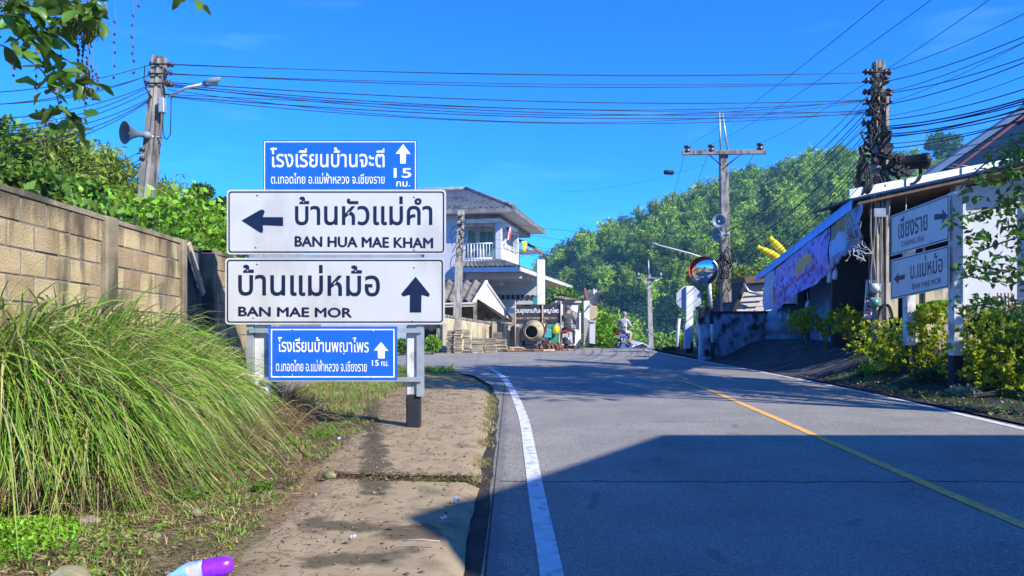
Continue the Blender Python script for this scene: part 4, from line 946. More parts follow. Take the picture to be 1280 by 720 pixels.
stack(606,621,423,441,26.1,'darker grey paver stack, middle of the low ones')
stack(620,634,424.5,437,26.8,'pale low paver stack behind and right of the grey ones')
stack(615,627,415.5,423.5,27.5,'short dark bundle of pavers raised at the back', m='fibre')
stack(636,656,434,439.5,27.0,'flat low pile of broken slabs left of the cement mixer', thick=.06, wob=.08)
for k in range(12):
    c = W(630+k*6.2, 439.5, rq.uniform(26.6,28.2)); mb = MB(); mb.box((c.x,c.y,c.z+.05),(rq.uniform(.3,.9),.12,.07),rot=(0,rq.uniform(-.15,.15),rq.uniform(-.6,.6)),bev=.01)
    tag(mb.build('timber_offcut', MT['wood' if k % 2 else 'rust']), 'rough timber offcut in the rubble below the cement mixer, ' + ORD[k] + ' from the left', 'timber', 'offcuts by the cement mixer')
# ------------------------------------------------------------------ cement mixer
cm = thing('cement_mixer', 'yellow-grey cement mixer with its dark drum mouth facing the road', 'cement mixer', W(667,437,27.5))
c = W(667,413,27.4); q = Vector((-.25,-1,-.12)).normalized().to_track_quat('Z','Y').to_matrix()
DR = mat('mixer_drum', (.30,.26,.15), .8, col2=(.42,.38,.25), scale=4, bump=.3, stain=(.15,.12,.09), stain_amt=.6, stain_scale=5)
MB().lathe([(.001,-.42),(.25,-.42),(.40,-.2),(.42,.02),(.40,.06),(.25,.38),(.26,.40),(.22,.39),(.36,.05),(.22,-.35),(.001,-.36)], c=c, rot=q, n=24).build('drum', DR, cm)
MB().lathe([(.41,-.02),(.445,-.02),(.445,.05),(.41,.05)], c=c, rot=q, n=24).build('gear_ring', MT['dark'], cm)
MB().lathe([(.001,.0),(.3,.02)], c=c, rot=q, n=18).build('drum_inside', MT['black'], cm)
for sx in (-1,1):
    MB().tube([c+Vector((sx*.48,.1,.1)), c+Vector((sx*.5,.15,-.3)), c+Vector((sx*.34,.2,-.7))], .035, 6).build('yoke', MT['rust'], cm)
    w_ = MB(); w_.lathe([(.05,-.04),(.17,-.05),(.19,0),(.17,.05),(.05,.04)], c=c+Vector((sx*.36,.25,-.55)), rot=(0,R(90),0), n=14); w_.build('wheel', MT['black'], cm)
MB().tube([c+Vector((-.36,.25,-.55)), c+Vector((.36,.25,-.55))], .03, 6).build('axle', MT['rust'], cm)
MB().box(c+Vector((.52,.3,-.12)),(.3,.4,.35),bev=.03).build('motor_housing', MT['teal'], cm)
# green cart with yellow sack
gc = thing('cart', 'green metal hand cart holding a yellow-orange bag beside the mixer', 'cart', W(693,437,28))
MB().prism([W(683,405,28), W(700,406,28), W(698.5,429,28), W(686,429,28)], (0,.5,0)).build('cart_body', mat('green_enamel', (.05,.22,.13), .6, var=.4, scale=5, bump=.1), gc)
for px in (686,698): MB().lathe([(.02,-.03),(.15,-.04),(.17,0),(.15,.04),(.02,.03)], c=W(px,433,27.9), rot=(0,R(90),R(20)), n=14).build('wheel', MT['rust'], gc)
MB().tube([W(683,406,28), W(679,398,28.2)], .025, 6).build('handle', MT['rust'], gc)
bgm = MB(); bgm.lathe([(.001,-.17),(.11,-.15),(.13,0),(.10,.14),(.03,.17),(.001,.17)], c=W(695,412,27.85), rot=(.2,.2,0), n=10); tag(bgm.build('bag', MT['yellow']), 'orange-yellow plastic bag stuffed in the green cart', 'bag')
for k, px in enumerate((676,684,688,693,699,714)):
    mb = MB(); mb.lathe([(.13,-.03),(.17,-.03),(.17,.03),(.13,.03),(.13,-.03)], c=W(px,435,27.6), rot=(0,R(80),R(20+k*13)), n=14)
    tag(mb.build('old_wheel', MT['rust']), 'small rusty wheel lying under the cement mixer and green cart, ' + ORD[k] + ' from the left', 'wheel', 'old wheels by the cart')
# black park banner
bn = thing('banner', 'black forest park name banner with white Thai lettering behind the cement mixer', 'banner', W(672,430,30))
bmap = lambda x, y, out=0: W(x, y, 30) + Vector((0,-out,0))
MB().prism([bmap(643.5,380.5), bmap(701.5,380.5), bmap(701.5,404), bmap(643.5,405)], (0,.03,0)).build('banner_cloth', MT['dark'], bn)
lettering('วนอุทยานสันผาพญาไพร', lambda x,y: bmap(x,y,.01), (645,699,384.5,393), MT['white_film'], bn, .012)
lettering('SANPHAPHAYAPHRAI FOREST PARK 1', lambda x,y: bmap(x,y,.01), (645,699,396.3,399.2), MT['cream'], bn, .01)
for px in (644,678,701): MB().tube([W(px,376 if px!=678 else 379,29.95), W(px,436,29.95)], .03, 6).build('banner_post', MT['wood'], bn)
# ------------------------------------------------------------------ gate, white outbuilding
ob = thing('outbuilding', 'white flat-topped outbuilding with lean sheet roof right of the house', 'building', W(715,430,36))
MB().prism([W(694,376,36), W(727,376,36), W(727,378.5,36), W(694,378.5,36)], (0,4,0)).build('roof', MT['offwhite'], ob)
MB().prism([W(695,378.6,36.2), W(725,378.6,36.2), W(725,432,36.2), W(695,432,36.2)], (0,3.5,0)).build('wall', MT['lavender'], ob)
MB().prism([W(730,376,35.9), W(737,376,35.9), W(737,403,35.9), W(730,432,35.9)], (0,.4,0)).build('white_pillar', MT['white'], ob)
MB().prism([W(703,382,36.1), W(723,381,36.1), W(721,400,36.1), W(703,400,36.1)], (0,.08,0)).build('light_panel', MT['white'], ob)
corrugated(ob, W(692,371.5,37), W(712,375,34.5), W(726,375,35.5), W(705,371,38), 6, MT['fibre'], .03)
corrugated(ob, W(727,372,38), W(743,383,35), W(754,364,36), W(737,362,39), 8, MT['fibre'], .03)
MB().prism([W(736,378,36.5),W(747,383,36.5),W(747,405,36.5),W(736,405,36.5)], (0,.2,0)).build('side_wall', MT['wood'], ob)
for px, a, b in ((731,360,375),(742,361,374),(744.5,362,380)): MB().tube([W(px,a,37), W(px+.4,b,37)], .06, 6).build('roof_post', MT['rust'] if px<740 else MT['galv'], ob)
gt = thing('gate', 'dark slatted sliding gate between white pillars right of the parked motorcycle', 'gate', W(715,430,32))
def slats(px0, px1, yt0, yt1, yb0, yb1, n, Y0, Y1, parent, m='dark'):
    for k in range(n):
        t_ = k/(n-1); a, b = W(px0, lerp(yt0,yb0,t_), Y0), W(px1, lerp(yt1,yb1,t_), Y1)
        MB().prism([a, b, b-Vector((0,0,.045)), a-Vector((0,0,.045))], (0,.03,0)).build('slat', MT[m], parent)
slats(703,713,382,387.5,398,402,9,31,32, gt); slats(715,724,388,392,411,413,11,32.2,33, gt); slats(726,737,394,401,425,428,14,33.2,34.5, gt)
for px, yt, yb, Y in ((702.5,380,400,31),(714.3,386,412,32.1),(725,391,424,33.1)):
    a = W(px,yt,Y); b = W(px,yb,Y); MB().box((a.x,Y,(a.z+b.z)/2),(.07,.07,a.z-b.z)).build('gate_post', MT['white'], gt)
MB().prism([W(717,411,32.4), W(724.5,413,33), W(724.5,424,33), W(719,431.5,32.4), W(716,431,32.4)], (0,.15,0)).build('white_panel', MT['white'], gt)
MB().prism([W(737,402,34.6), W(744,402,34.6), W(744,430,34.6), W(737,429,34.6)], (0,.35,0)).build('gate_pillar', MT['lavender'], gt)
MB().prism([W(736.3,401,34.5), W(744.7,401,34.5), W(744.7,402,34.5), W(736.3,402,34.5)], (0,.5,0)).build('pillar_cap', MT['white'], gt)
tag(sheet('yard', np.linspace(1.5,4.3,8), np.linspace(28,36,8), lambda x, y: T(x,y)+.04 if x > interp(y,LEFT)-5 and x < interp(y,LEFT)-.2 else T(x,y)-.1, MT['slab']), kind='structure')
# roof peeking above the crest
lr = thing('small_house', 'low house with a pale gabled roof showing above the road crest', 'house', W(803,436,70))
MB().prism([W(787,434,70), W(803,428,70), W(803,429.4,70), W(789,434.6,70)], (0,7,0)).build('roof', MT['white'], lr)
MB().prism([W(803,428,70), W(812,432.6,70), W(811,433.6,70), W(803,429.4,70)], (0,7,0)).build('roof', MT['offwhite'], lr)
MB().prism([W(790,434.6,70.5), W(803,429.6,70.5), W(811,433.6,70.5), W(811,445,70.5), W(790,445,70.5)], (0,6,0)).build('wall', MT['greybrick'], lr)
MB().prism([W(773,427,66), W(792,430,66), W(788,437,66), W(771,437,66)], (0,2,0)).build('blue_awning', MT['blue_paint'], lr)
# slanting white pipe
mb = MB(); a = W(846,398,60); mb.tube([W(849,398,60), W(845.5,437,60)], .13, 6); tag(mb.build('marker_pole', MT['offwhite']), 'thin pale bamboo pole standing alone beyond the crest', 'pole')

# ------------------------------------------------------------------ shop with blue corrugated eave, right
sp = thing('shop', 'shaded shop with blue corrugated eave and dark open front beside the ramp', 'shop', (9.5, 20, .5))
EV0, EV1 = Vector((7.2,15.6,3.78)), Vector((8.60,26,2.72))
def eave(px):
    k = (px-640)/F; t = (k*EV0.y - EV0.x)/((EV1.x-EV0.x) - k*(EV1.y-EV0.y)); return EV0.lerp(EV1, t), t
n_ = Vector((-(EV1-EV0).y, (EV1-EV0).x, 0)).normalized()*-1      # away from the road
# corrugated roof sheet; ribs run from eave to ridge and show at the turned-down edge
K = 6; n = 62; vs = []; cols = n*K+1
for j, (off, dz) in enumerate(((-.05,-.24),(-.03,.0),(2.2,.45),(4.5,.95))):
    for i in range(cols):
        p = EV0.lerp(EV1, i/(cols-1)) + n_*off + Vector((0,0,dz)); w = .018*math.cos(2*math.pi*i/K)
        vs.append(p + (n_*w if j == 0 else Vector((0,0,w+.0)) ) + (n_*w if j==1 else Vector((0,0,0))))
fs = [(j*cols+i, j*cols+i+1, (j+1)*cols+i+1, (j+1)*cols+i) for j in range(3) for i in range(cols-1)]
MB().add(vs, fs, 0, True).build('roof_sheet', MT['sheet_blue'], sp)
MB().prism([EV0+n_*.1+Vector((0,0,-.08)), EV1+n_*.1+Vector((0,0,-.08)), EV1+n_*4.5+Vector((0,0,.85)), EV0+n_*4.5+Vector((0,0,.85))], (0,0,-.05)).build('ceiling', MT['brown'], sp)
d_ = (EV1-EV0); d_.z = 0; d_.normalize()
def SP(s, o, z): return Vector((EV0.x, EV0.y, 0)) + d_*s + n_*o + Vector((0,0,z))
SR = Matrix((d_, n_, Vector((0,0,1)))).transposed()
def sbox(name, s0, s1, o0, o1, z0, z1, m, parent=sp, bev=0):
    mb = MB(); mb.box(SP((s0+s1)/2,(o0+o1)/2,(z0+z1)/2),(s1-s0,o1-o0,z1-z0),rot=SR,bev=bev); return mb.build(name, MT[m], parent)
sbox('floor_slab', .2, 10.4, .8, 4.6, -.1, .56, 'concrete_dark')
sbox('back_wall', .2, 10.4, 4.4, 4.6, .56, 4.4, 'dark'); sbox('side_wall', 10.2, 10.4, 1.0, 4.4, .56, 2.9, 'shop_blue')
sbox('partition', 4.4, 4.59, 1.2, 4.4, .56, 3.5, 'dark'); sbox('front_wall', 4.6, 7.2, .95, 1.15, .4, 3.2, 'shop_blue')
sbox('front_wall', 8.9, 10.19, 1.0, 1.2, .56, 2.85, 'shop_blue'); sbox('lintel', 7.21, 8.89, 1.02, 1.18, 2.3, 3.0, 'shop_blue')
sbox('low_wall', .2, 4.39, 1.0, 1.15, .56, .85, 'shop_blue'); sbox('opening_shade', .3, 4.35, 1.5, 1.55, .86, 3.6, 'dark')  # dark ribbed sheet stands in for the shade of the open shop front
for k in range(12): sbox('opening_shade_rib', .4+k*.29, .43+k*.29, 1.46, 1.495, .86, 3.5, 'black')
# fascia towards the camera and recess under it
fa, fb = Vector((7.12,15.6,3.80)), Vector((14.5,15.6,5.22))
MB().prism([fa+Vector((0,-.02,-.02)), fb+Vector((0,-.02,-.02)), fb+Vector((0,-.02,.17)), fa+Vector((0,-.02,.17))], (0,.05,0)).build('white_fascia', MT['white'], sp)
for k in range(1,6):
    p = fa.lerp(fb, k/6.3); MB().box(p+Vector((0,-.035,.07)), (.012,.02,.2)).build('fascia_joint', MT['dark'], sp)
MB().prism([fa+Vector((0,.04,-.02)), fb+Vector((0,.04,-.02)), fb+Vector((0,3,.1)), fa+Vector((.4,3,.1))], (0,0,-.03)).build('porch_ceiling', mat('porch_brown', (.16,.08,.05), .8, bump=.2), sp)
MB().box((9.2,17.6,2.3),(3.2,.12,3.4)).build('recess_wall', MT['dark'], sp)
for x_ in (8.0,8.35): MB().tube([(x_,15.65,3.9),(x_,15.7,3.2)], .014, 5).build('hanger_rod', MT['galv'], sp)
MB().box((9.52,15.78,2.2),(.22,.2,4.0),bev=.015).build('pillar', MT['offwhite'], sp)
MB().box((9.0,15.82,1.2),(.8,.15,1.7)).build('cream_wall', MT['cream'], sp)
ww = thing('white_wall', 'bright white wall panel behind the leafy branches at the right edge', 'wall', (12, 15.9, .5))
MB().prism([(9.7,15.85,1.55),(14.5,15.85,1.55),(14.5,15.85,4.95),(9.7,15.85,4.05)], (0,.15,0)).build('panel', mat('bright_white', (.50,.53,.56), .7, var=.04, bump=.05), ww)
for xx in (11.9,): MB().box((xx,15.83,3.0),(.012,.02,3)).build('panel_joint', MT['offwhite'], ww)
MB().box((12.1,15.9,1.0),(4.8,.2,1.1)).build('plinth', MT['concrete_dark'], ww)
for k in range(5): 
    px = 1247+k*4.5; MB().tube([W(px,366,15.2),W(px+1,402,15.2)],.016,5).build('rebar', MT['rust'], ww)
for py in (372,386): MB().tube([W(1245,py,15.2),W(1268,py,15.2)],.013,5).build('rebar', MT['rust'], ww)
# upper gable building
gb = thing('gabled_building', 'blue-grey sheet-clad gable with red trim above the shop roof', 'building', (14.3, 21, .5))
gl, ga, gr_ = W(1152,224,20), Vector((14.15,20,7.12)), Vector((18.2,20,4.3))
gcol = mat('blue_cladding', (.012,.04,.095), .95, var=.1, bump=.05, spec=.02)
MB().prism([gl+Vector((.1,0,-.1)), ga+Vector((0,0,-.12)), gr_+Vector((0,0,-.1)), Vector((18.2,20,.5)), Vector((11.2,20,.5))], (0,.4,0)).build('wall', gcol, gb)
rsh = mat('roof_sheet_grey', (.10,.17,.27), .8, var=.08, bump=.05, spec=.1)
MB().prism([gl+Vector((-.35,-.45,-.1)), ga+Vector((0,-.45,.14)), ga+Vector((0,-.1,.14)), gl+Vector((-.35,-.1,-.1))], (0,0,-.05)).build('roof', rsh, gb)
MB().prism([ga+Vector((0,-.45,.14)), gr_+Vector((.2,-.45,0)), gr_+Vector((.2,.5,0)), ga+Vector((0,.5,.14))], (0,0,-.05)).build('roof', rsh, gb)
MB().prism([gl+Vector((-.3,-.46,-.24)), ga+Vector((0,-.46,-.02)), ga+Vector((0,-.46,.12)), gl+Vector((-.35,-.46,-.12))], (0,.03,0)).build('barge_board', rsh, gb)
MB().prism([gl+Vector((0,-.42,-.34)), ga+Vector((0,-.42,-.12)), ga+Vector((0,-.42,-.045)), gl+Vector((0,-.42,-.27))], (0,.03,0)).build('red_trim', mat('maroon', (.16,.03,.05), .6, bump=0), gb)
MB().box(ga+Vector((.05,-.47,.12)),(.3,.05,.42)).build('ridge_cap', MT['white'], gb)
for k in (0,1): MB().tube([W(1180,204+k*4,19.9), W(1240,212+k*4,19.9)], .012, 5).build('conduit', MT['galv'], gb)
# dark-roofed annex behind wall
ax_ = thing('annex', 'small building with dark slanting gable eave behind the mouldy wall', 'building', W(935,430,27))
MB().prism([W(918,388,27.5), W(935,350,27.5), W(962,346,27.5), W(962,358,27.5), W(940,392,27.5)], (0,.12,0)).build('gable_soffit', MT['offwhite'], ax_)
for k in range(5): MB().prism([W(938-k*4,356+k*7,27.45), W(961,354+k*7,27.45), W(961,354.8+k*7,27.45), W(938-k*4,356.8+k*7,27.45)], (0,.03,0)).build('soffit_board', MT['brown'], ax_)
MB().prism([W(915,390,27.3), W(933,348,27.3), W(936,350,27.3), W(920,390,27.3)], (0,3,0)).build('barge_board', MT['dark'], ax_)
MB().prism([W(930,346,27.2), W(966,342,27.2), W(966,352,27.2), W(933,354,27.2)], (0,4,0)).build('roof', MT['brown'], ax_)
MB().prism([W(940,372,27.8), W(966,365,27.8), W(966,430,27.8), W(940,430,27.8)], (0,3,0)).build('wall', MT['offwhite'], ax_)
MB().tube([W(930,354,27.1), W(935,364,27.1), W(953,369,27.1)], .05, 6).build('rain_pipe', MT['steel'], ax_)
# ------------------------------------------------------------------ banners under the eave
def cloth(px0, yt0, px1, yt1, yb1, yb0, mats, matf, label, nu=22, nv=14, amp=.05, tear=0, name='banner'):
    p0, t0 = eave(px0); p1, t1 = eave(px1); vs = []; fs = []; mi = []
    for j in range(nv+1):
        for i in range(nu+1):
            u, w = i/nu, j/nv; px = lerp(px0, px1, u); e, _ = eave(px); y = lerp(lerp(yt0,yt1,u), lerp(yb0,yb1,u), w)
            z = CAMH + (HZ-y)*e.y/F
            if j == nv and tear: z += rq.uniform(0, tear)
            vs.append(Vector((e.x, e.y, z)) - n_*.02 + n_*amp*(math.sin(u*17+w*3)*.5+math.sin(u*7-w*5+1)+math.sin(u*31+w*11)*.25)*(.3+w))
    for j in range(nv):
        for i in range(nu):
            fs.append((j*(nu+1)+i, j*(nu+1)+i+1, (j+1)*(nu+1)+i+1, (j+1)*(nu+1)+i)); 
    mb = MB()
    for f, (i, j) in zip(fs, [(i,j) for j in range(nv) for i in range(nu)]): mb.f.append(f); mb.mi.append(matf((i+.5)/nu, (j+.5)/nv)); mb.sm.append(True)
    mb.v = [tuple(v_) for v_ in vs]
    return tag(mb.build(name, mats), label, 'banner')
PU = mat('banner_purple', (.24,.16,.62), .6, col2=(.46,.42,.88), scale=3.5, bump=.1, stain=(.04,.02,.26), stain_amt=.95, stain_scale=3.2, thr=.5, sstretch=(1,1,2))
PB = mat('banner_pale', (.28,.42,.62), .6, col2=(.45,.55,.75), scale=4, bump=.1, stain=(.12,.2,.45), stain_amt=.7, stain_scale=3)
PG = mat('banner_gold', (.50,.33,.10), .6, col2=(.72,.52,.2), scale=9, bump=.1)
PK = mat('banner_faded', (.16,.17,.30), .6, col2=(.36,.38,.52), scale=3, bump=.1, stain=(.04,.05,.12), stain_amt=.9, stain_scale=2.5)
PO = mat('banner_olive', (.20,.16,.08), .6, col2=(.32,.27,.14), scale=6, bump=.1); PR = mat('banner_red', (.62,.07,.10), .6, bump=0)
def gold(u, w):
    return 1 if ((u-.5-.0)**2/.035 + (w-.36-.05*math.sin(u*40))**2/.028) < 1 else 0
bA = cloth(955.5,345,968.5,337,384,391, [PB], lambda u,w: 0, 'narrow pale blue banner strip hanging at the far end of the blue eave', 8, 14)
bB = cloth(969.5,336,1038,284,340,389, [PU,PG], gold, 'purple banner with a gold patch and red print hanging under the blue eave', 60, 30)
for k in range(26):
    u = .1 + k*.031; px = lerp(969.5,1038,u); e, _ = eave(px); y = lerp(lerp(336,284,u), lerp(389,340,u), .80 + rq.uniform(-.02,.02))
    z = CAMH + (HZ-y)*e.y/F; h_ = rq.uniform(.07,.12); a_ = Vector((e.x,e.y,z)) - n_*.20
    if k % 7 == 6: continue
    MB().prism([a_, a_+d_*rq.uniform(.07,.12), a_+d_*rq.uniform(.07,.12)+Vector((0,0,h_)), a_+Vector((0,0,h_))], n_*.01).build('red_print', PR, bB)
def faded(u, w): return 1 if w < .28 + .05*math.sin(u*20) and u < .7 else (2 if u < .45 and w < .75 else 0)
bC = cloth(1039,283,1079,253,300,345, [PK,PO,PB], faded, 'faded torn banner with frayed ragged edge nearest the cable-tangled pole', 30, 22, .06, .16)
fr = MB()
for k in range(30):
    e, _ = eave(rq.uniform(1064,1082)); p = Vector((e.x, e.y-.05, CAMH+(HZ-rq.uniform(272,318))*e.y/F)) - n_*.12
    pts_ = [p]; 
    for j in range(4): pts_.append(pts_[-1] + Vector((rq.uniform(-.07,.11), rq.uniform(-.05,.05), rq.uniform(-.13,.04))))
    fr.tube(pts_, rq.uniform(.004,.011), 4)
fo = fr.build('frayed_strips', MT['post_white'], bC); fo['kind'] = 'stuff'
BT = mat('clear_plastic', (.5,.56,.62), .25, bump=0)
for k, (px, py) in enumerate(((957,391),(978,396),(988,398),(1012,381),(1040,345),(1047,341))):
    e, _ = eave(px); c = Vector((e.x, e.y, CAMH+(HZ-py)*e.y/F)) - n_*.05
    mb = MB(); mb.lathe([(.001,-.16),(.05,-.15),(.055,.03),(.02,.09),(.02,.13),(.001,.13)], c=c, rot=(rq.uniform(-.3,.3),rq.uniform(-.3,.3),0), n=10); mb.tube([c+Vector((0,0,.12)), c+Vector((0,0,.32))], .008, 4)
    tag(mb.build('plastic_bottle', BT), ['clear plastic bottle tied under the far narrow banner','clear plastic bottle weighting the purple banner, lower left corner','clear plastic bottle beside the corner one under the purple banner','clear plastic bottle hanging midway along the purple banner','clear plastic bottle at the joint of the purple and faded banners','clear plastic bottle under the left corner of the faded torn banner'][k], 'bottle', 'bottles weighting the banners')
# yellow cloth cones above the roof
for k, (a, b, lab) in enumerate(((W(947,309,24),W(973,322,24),'yellow-orange rolled cloth lying left above the blue eave'),(W(962,297,24.2),W(980,316,24.2),'yellow cloth roll standing tallest above the blue eave'))):
    mb = MB(); d = b-a; mb.tube([a, a+d*.35, a+d*.7, b], [.06,.11,.13,.10], 8); mb.tube([a-d*.02, a+d*.05], [.08,.09], 10); tag(mb.build('cloth_roll', MT['yellow']), lab, 'cloth')
# ------------------------------------------------------------------ mouldy wall, tank, mirror, stop sign
mw = thing('boundary_wall', 'mouldy blue-black stained boundary wall with a thick end pier behind the mirror', 'wall', (7.3, 23.3, 0))
a, b = Vector((6.1,22.3,0)), Vector((8.75,24.4,0)); d = (b-a).normalized(); nn = Vector((-d.y,d.x,0))
MB().prism([a+Vector((0,0,-.1)), b+Vector((0,0,-.1)), b+Vector((0,0,1.40)), a+Vector((0,0,1.36))], nn*.18).build('wall_panel', MT['wet_wall'], mw)
MB().prism([a+Vector((0,0,1.362))-nn*.03, b+Vector((0,0,1.402))-nn*.03, b+Vector((0,0,1.47))-nn*.03, a+Vector((0,0,1.44))-nn*.03], nn*.24).build('coping', MT['dark'], mw)
MB().box((5.80,22.35,.72),(.36,.36,1.62),bev=.02).build('pier', MT['wet_wall'], mw); MB().box((5.80,22.35,1.55),(.42,.42,.07),bev=.01).build('pier_cap', MT['dark'], mw)
MB().tube([W(962,392,24), W(962,441,24)], .03, 6).build('pipe', MT['teal'], mw)
tk = thing('water_tank', 'round grey ribbed water tank beside the shop ramp', 'water tank', (8.66,23.2,.2))
zt = 1.58
MB().lathe([(.001,-.2),(.66,-.2),(.68,.1),(.62,.14),(.68,.2),(.69,.62),(.62,.68),(.69,.74),(.68,1.0),(.62,1.08),(.66,1.14),(.60,1.36),(.42,1.5),(.3,1.56),(.001,1.56)], c=(8.66,23.2,.05), n=32).build('tank_body', MT['tank'], tk)
MB().lathe([(.001,.06),(.24,.06),(.27,0),(.27,-.03)], c=(8.66,23.2,1.63), n=20).build('lid', MT['dark'], tk)
mr_ = thing('traffic_mirror', 'round convex traffic mirror with orange hood on a black and white post', 'traffic mirror', (6.14,22.0,0))
c = W(880.5,338.5,22); q = Vector((-.42,-1,-.14)).normalized().to_track_quat('Z','Y').to_matrix()
glass = bpy.data.materials.new('mirror_glass'); glass.use_nodes = True; gp = glass.node_tree.nodes['Principled BSDF']; gp.inputs['Metallic'].default_value = 1; gp.inputs['Roughness'].default_value = .04; gp.inputs['Base Color'].default_value = (.9,.92,.94,1)
MB().lathe([(.39,0),(.35,.03),(.28,.058),(.2,.077),(.1,.09),(.001,.094)], c=c, rot=q, n=36).build('mirror_face', glass, mr_)
MB().lathe([(.38,-.02),(.415,-.02),(.42,.02),(.385,.03)], c=c, rot=q, n=36).build('rim', MT['steel'], mr_)
MB().lathe([(.41,-.02),(.3,-.08),(.001,-.1)], c=c, rot=q, n=30).build('mirror_back', MT['orange'], mr_)
vs = []; nh = 20
for i in range(nh+1):
    a_ = R(35 + 110*i/nh + 35*0); 
    for r_, z_ in ((.415,.0),(.44,.20*math.sin(math.pi*i/nh)+.01)): vs.append(c + q @ Vector((r_*math.cos(a_), r_*math.sin(a_), z_)))
hood = MB(); rot_ = None
up_l = (q.transposed() @ Vector((0,0,1))); ang0 = math.atan2(up_l.y, up_l.x)
vs = []
for i in range(nh+1):
    a_ = ang0 + R(38) + R(-85 + 170*i/nh)
    for r_, z_ in ((.415,.0),(.44,.22*math.sin(math.pi*i/nh)+.01)): vs.append(c + q @ Vector((r_*math.cos(a_), r_*math.sin(a_), z_)))
hood.add(vs, [(2*i,2*i+1,2*i+3,2*i+2) for i in range(nh)], 0, True); hood.build('hood', MT['orange'], mr_)
pp = [W(886.5,352,22.1), W(888.5,384,22.1), W(889.5,405,22.1), W(890.6,428,22.1), W(891.5,449,22.1)]
for k, mm_ in enumerate(('post_white','post_black','post_white','post_black')): MB().tube([pp[k], pp[k+1]], .055, 12).build('post_band', MT[mm_], mr_)
MB().tube([W(882,345,22.12), W(887,356,22.1)], .03, 6).build('clamp', MT['steel'], mr_)
st = thing('stop_sign', 'octagonal road sign seen from its grey back on a white post', 'road sign', (6.1,25.3,0))
c = W(861,373,25.3)
oc = [c + Vector((.46*math.cos(R(22.5+45*k)), .0, .46*math.sin(R(22.5+45*k)))) for k in range(8)]
MB().prism(oc, (0,-.006,0)).build('sign_plate', mat('sign_back', (.42,.46,.50), .5, var=.05, bump=0), st)
MB().box((c.x,25.22,(c.z+.42+0)/2),(.24,.10,c.z+.42),bev=.01).build('post', MT['white'], st)
MB().box((c.x,25.20,.15),(.245,.12,.5),bev=.01).build('painted_base', MT['post_black'], st)
MB().box((c.x-.13,25.0,.62),(.2,.2,.85),bev=.02).build('marker_block', MT['lavender'], st); MB().box((c.x+.25,25.0,.62),(.14,.2,.85),bev=.02).build('marker_block', MT['lavender'], st)
MB().tube([(c.x+.06,24.2,0),(c.x+.06,24.2,.55)], .035, 6).build('stake', MT['wood'], st)
# ------------------------------------------------------------------ riders and motorcycles
def skin_body(parent, joints, edges, radii, name, mats, mfun, sub=2):
    me = bpy.data.meshes.new(name); me.from_pydata([Vector(j) for j in joints], edges, []); o = bpy.data.objects.new(name, me); COL.objects.link(o)
    md_ = o.modifiers.new('s','SKIN'); sub_ = o.modifiers.new('u','SUBSURF'); sub_.levels = sub; sub_.render_levels = sub
    for i, r_ in enumerate(radii):
        sv_ = me.skin_vertices[0].data[i]; sv_.radius = (r_, r_) if not isinstance(r_, tuple) else r_; sv_.use_root = (i == 0)
    bpy.context.view_layer.update(); dg = bpy.context.evaluated_depsgraph_get(); m2 = bpy.data.meshes.new_from_object(o.evaluated_get(dg)); bpy.data.objects.remove(o)
    m2.materials.clear()
    for m_ in mats: m2.materials.append(m_)
    for p in m2.polygons: p.use_smooth = True; p.material_index = mfun(p.center)
    ob_ = link(name, m2, parent); return ob_
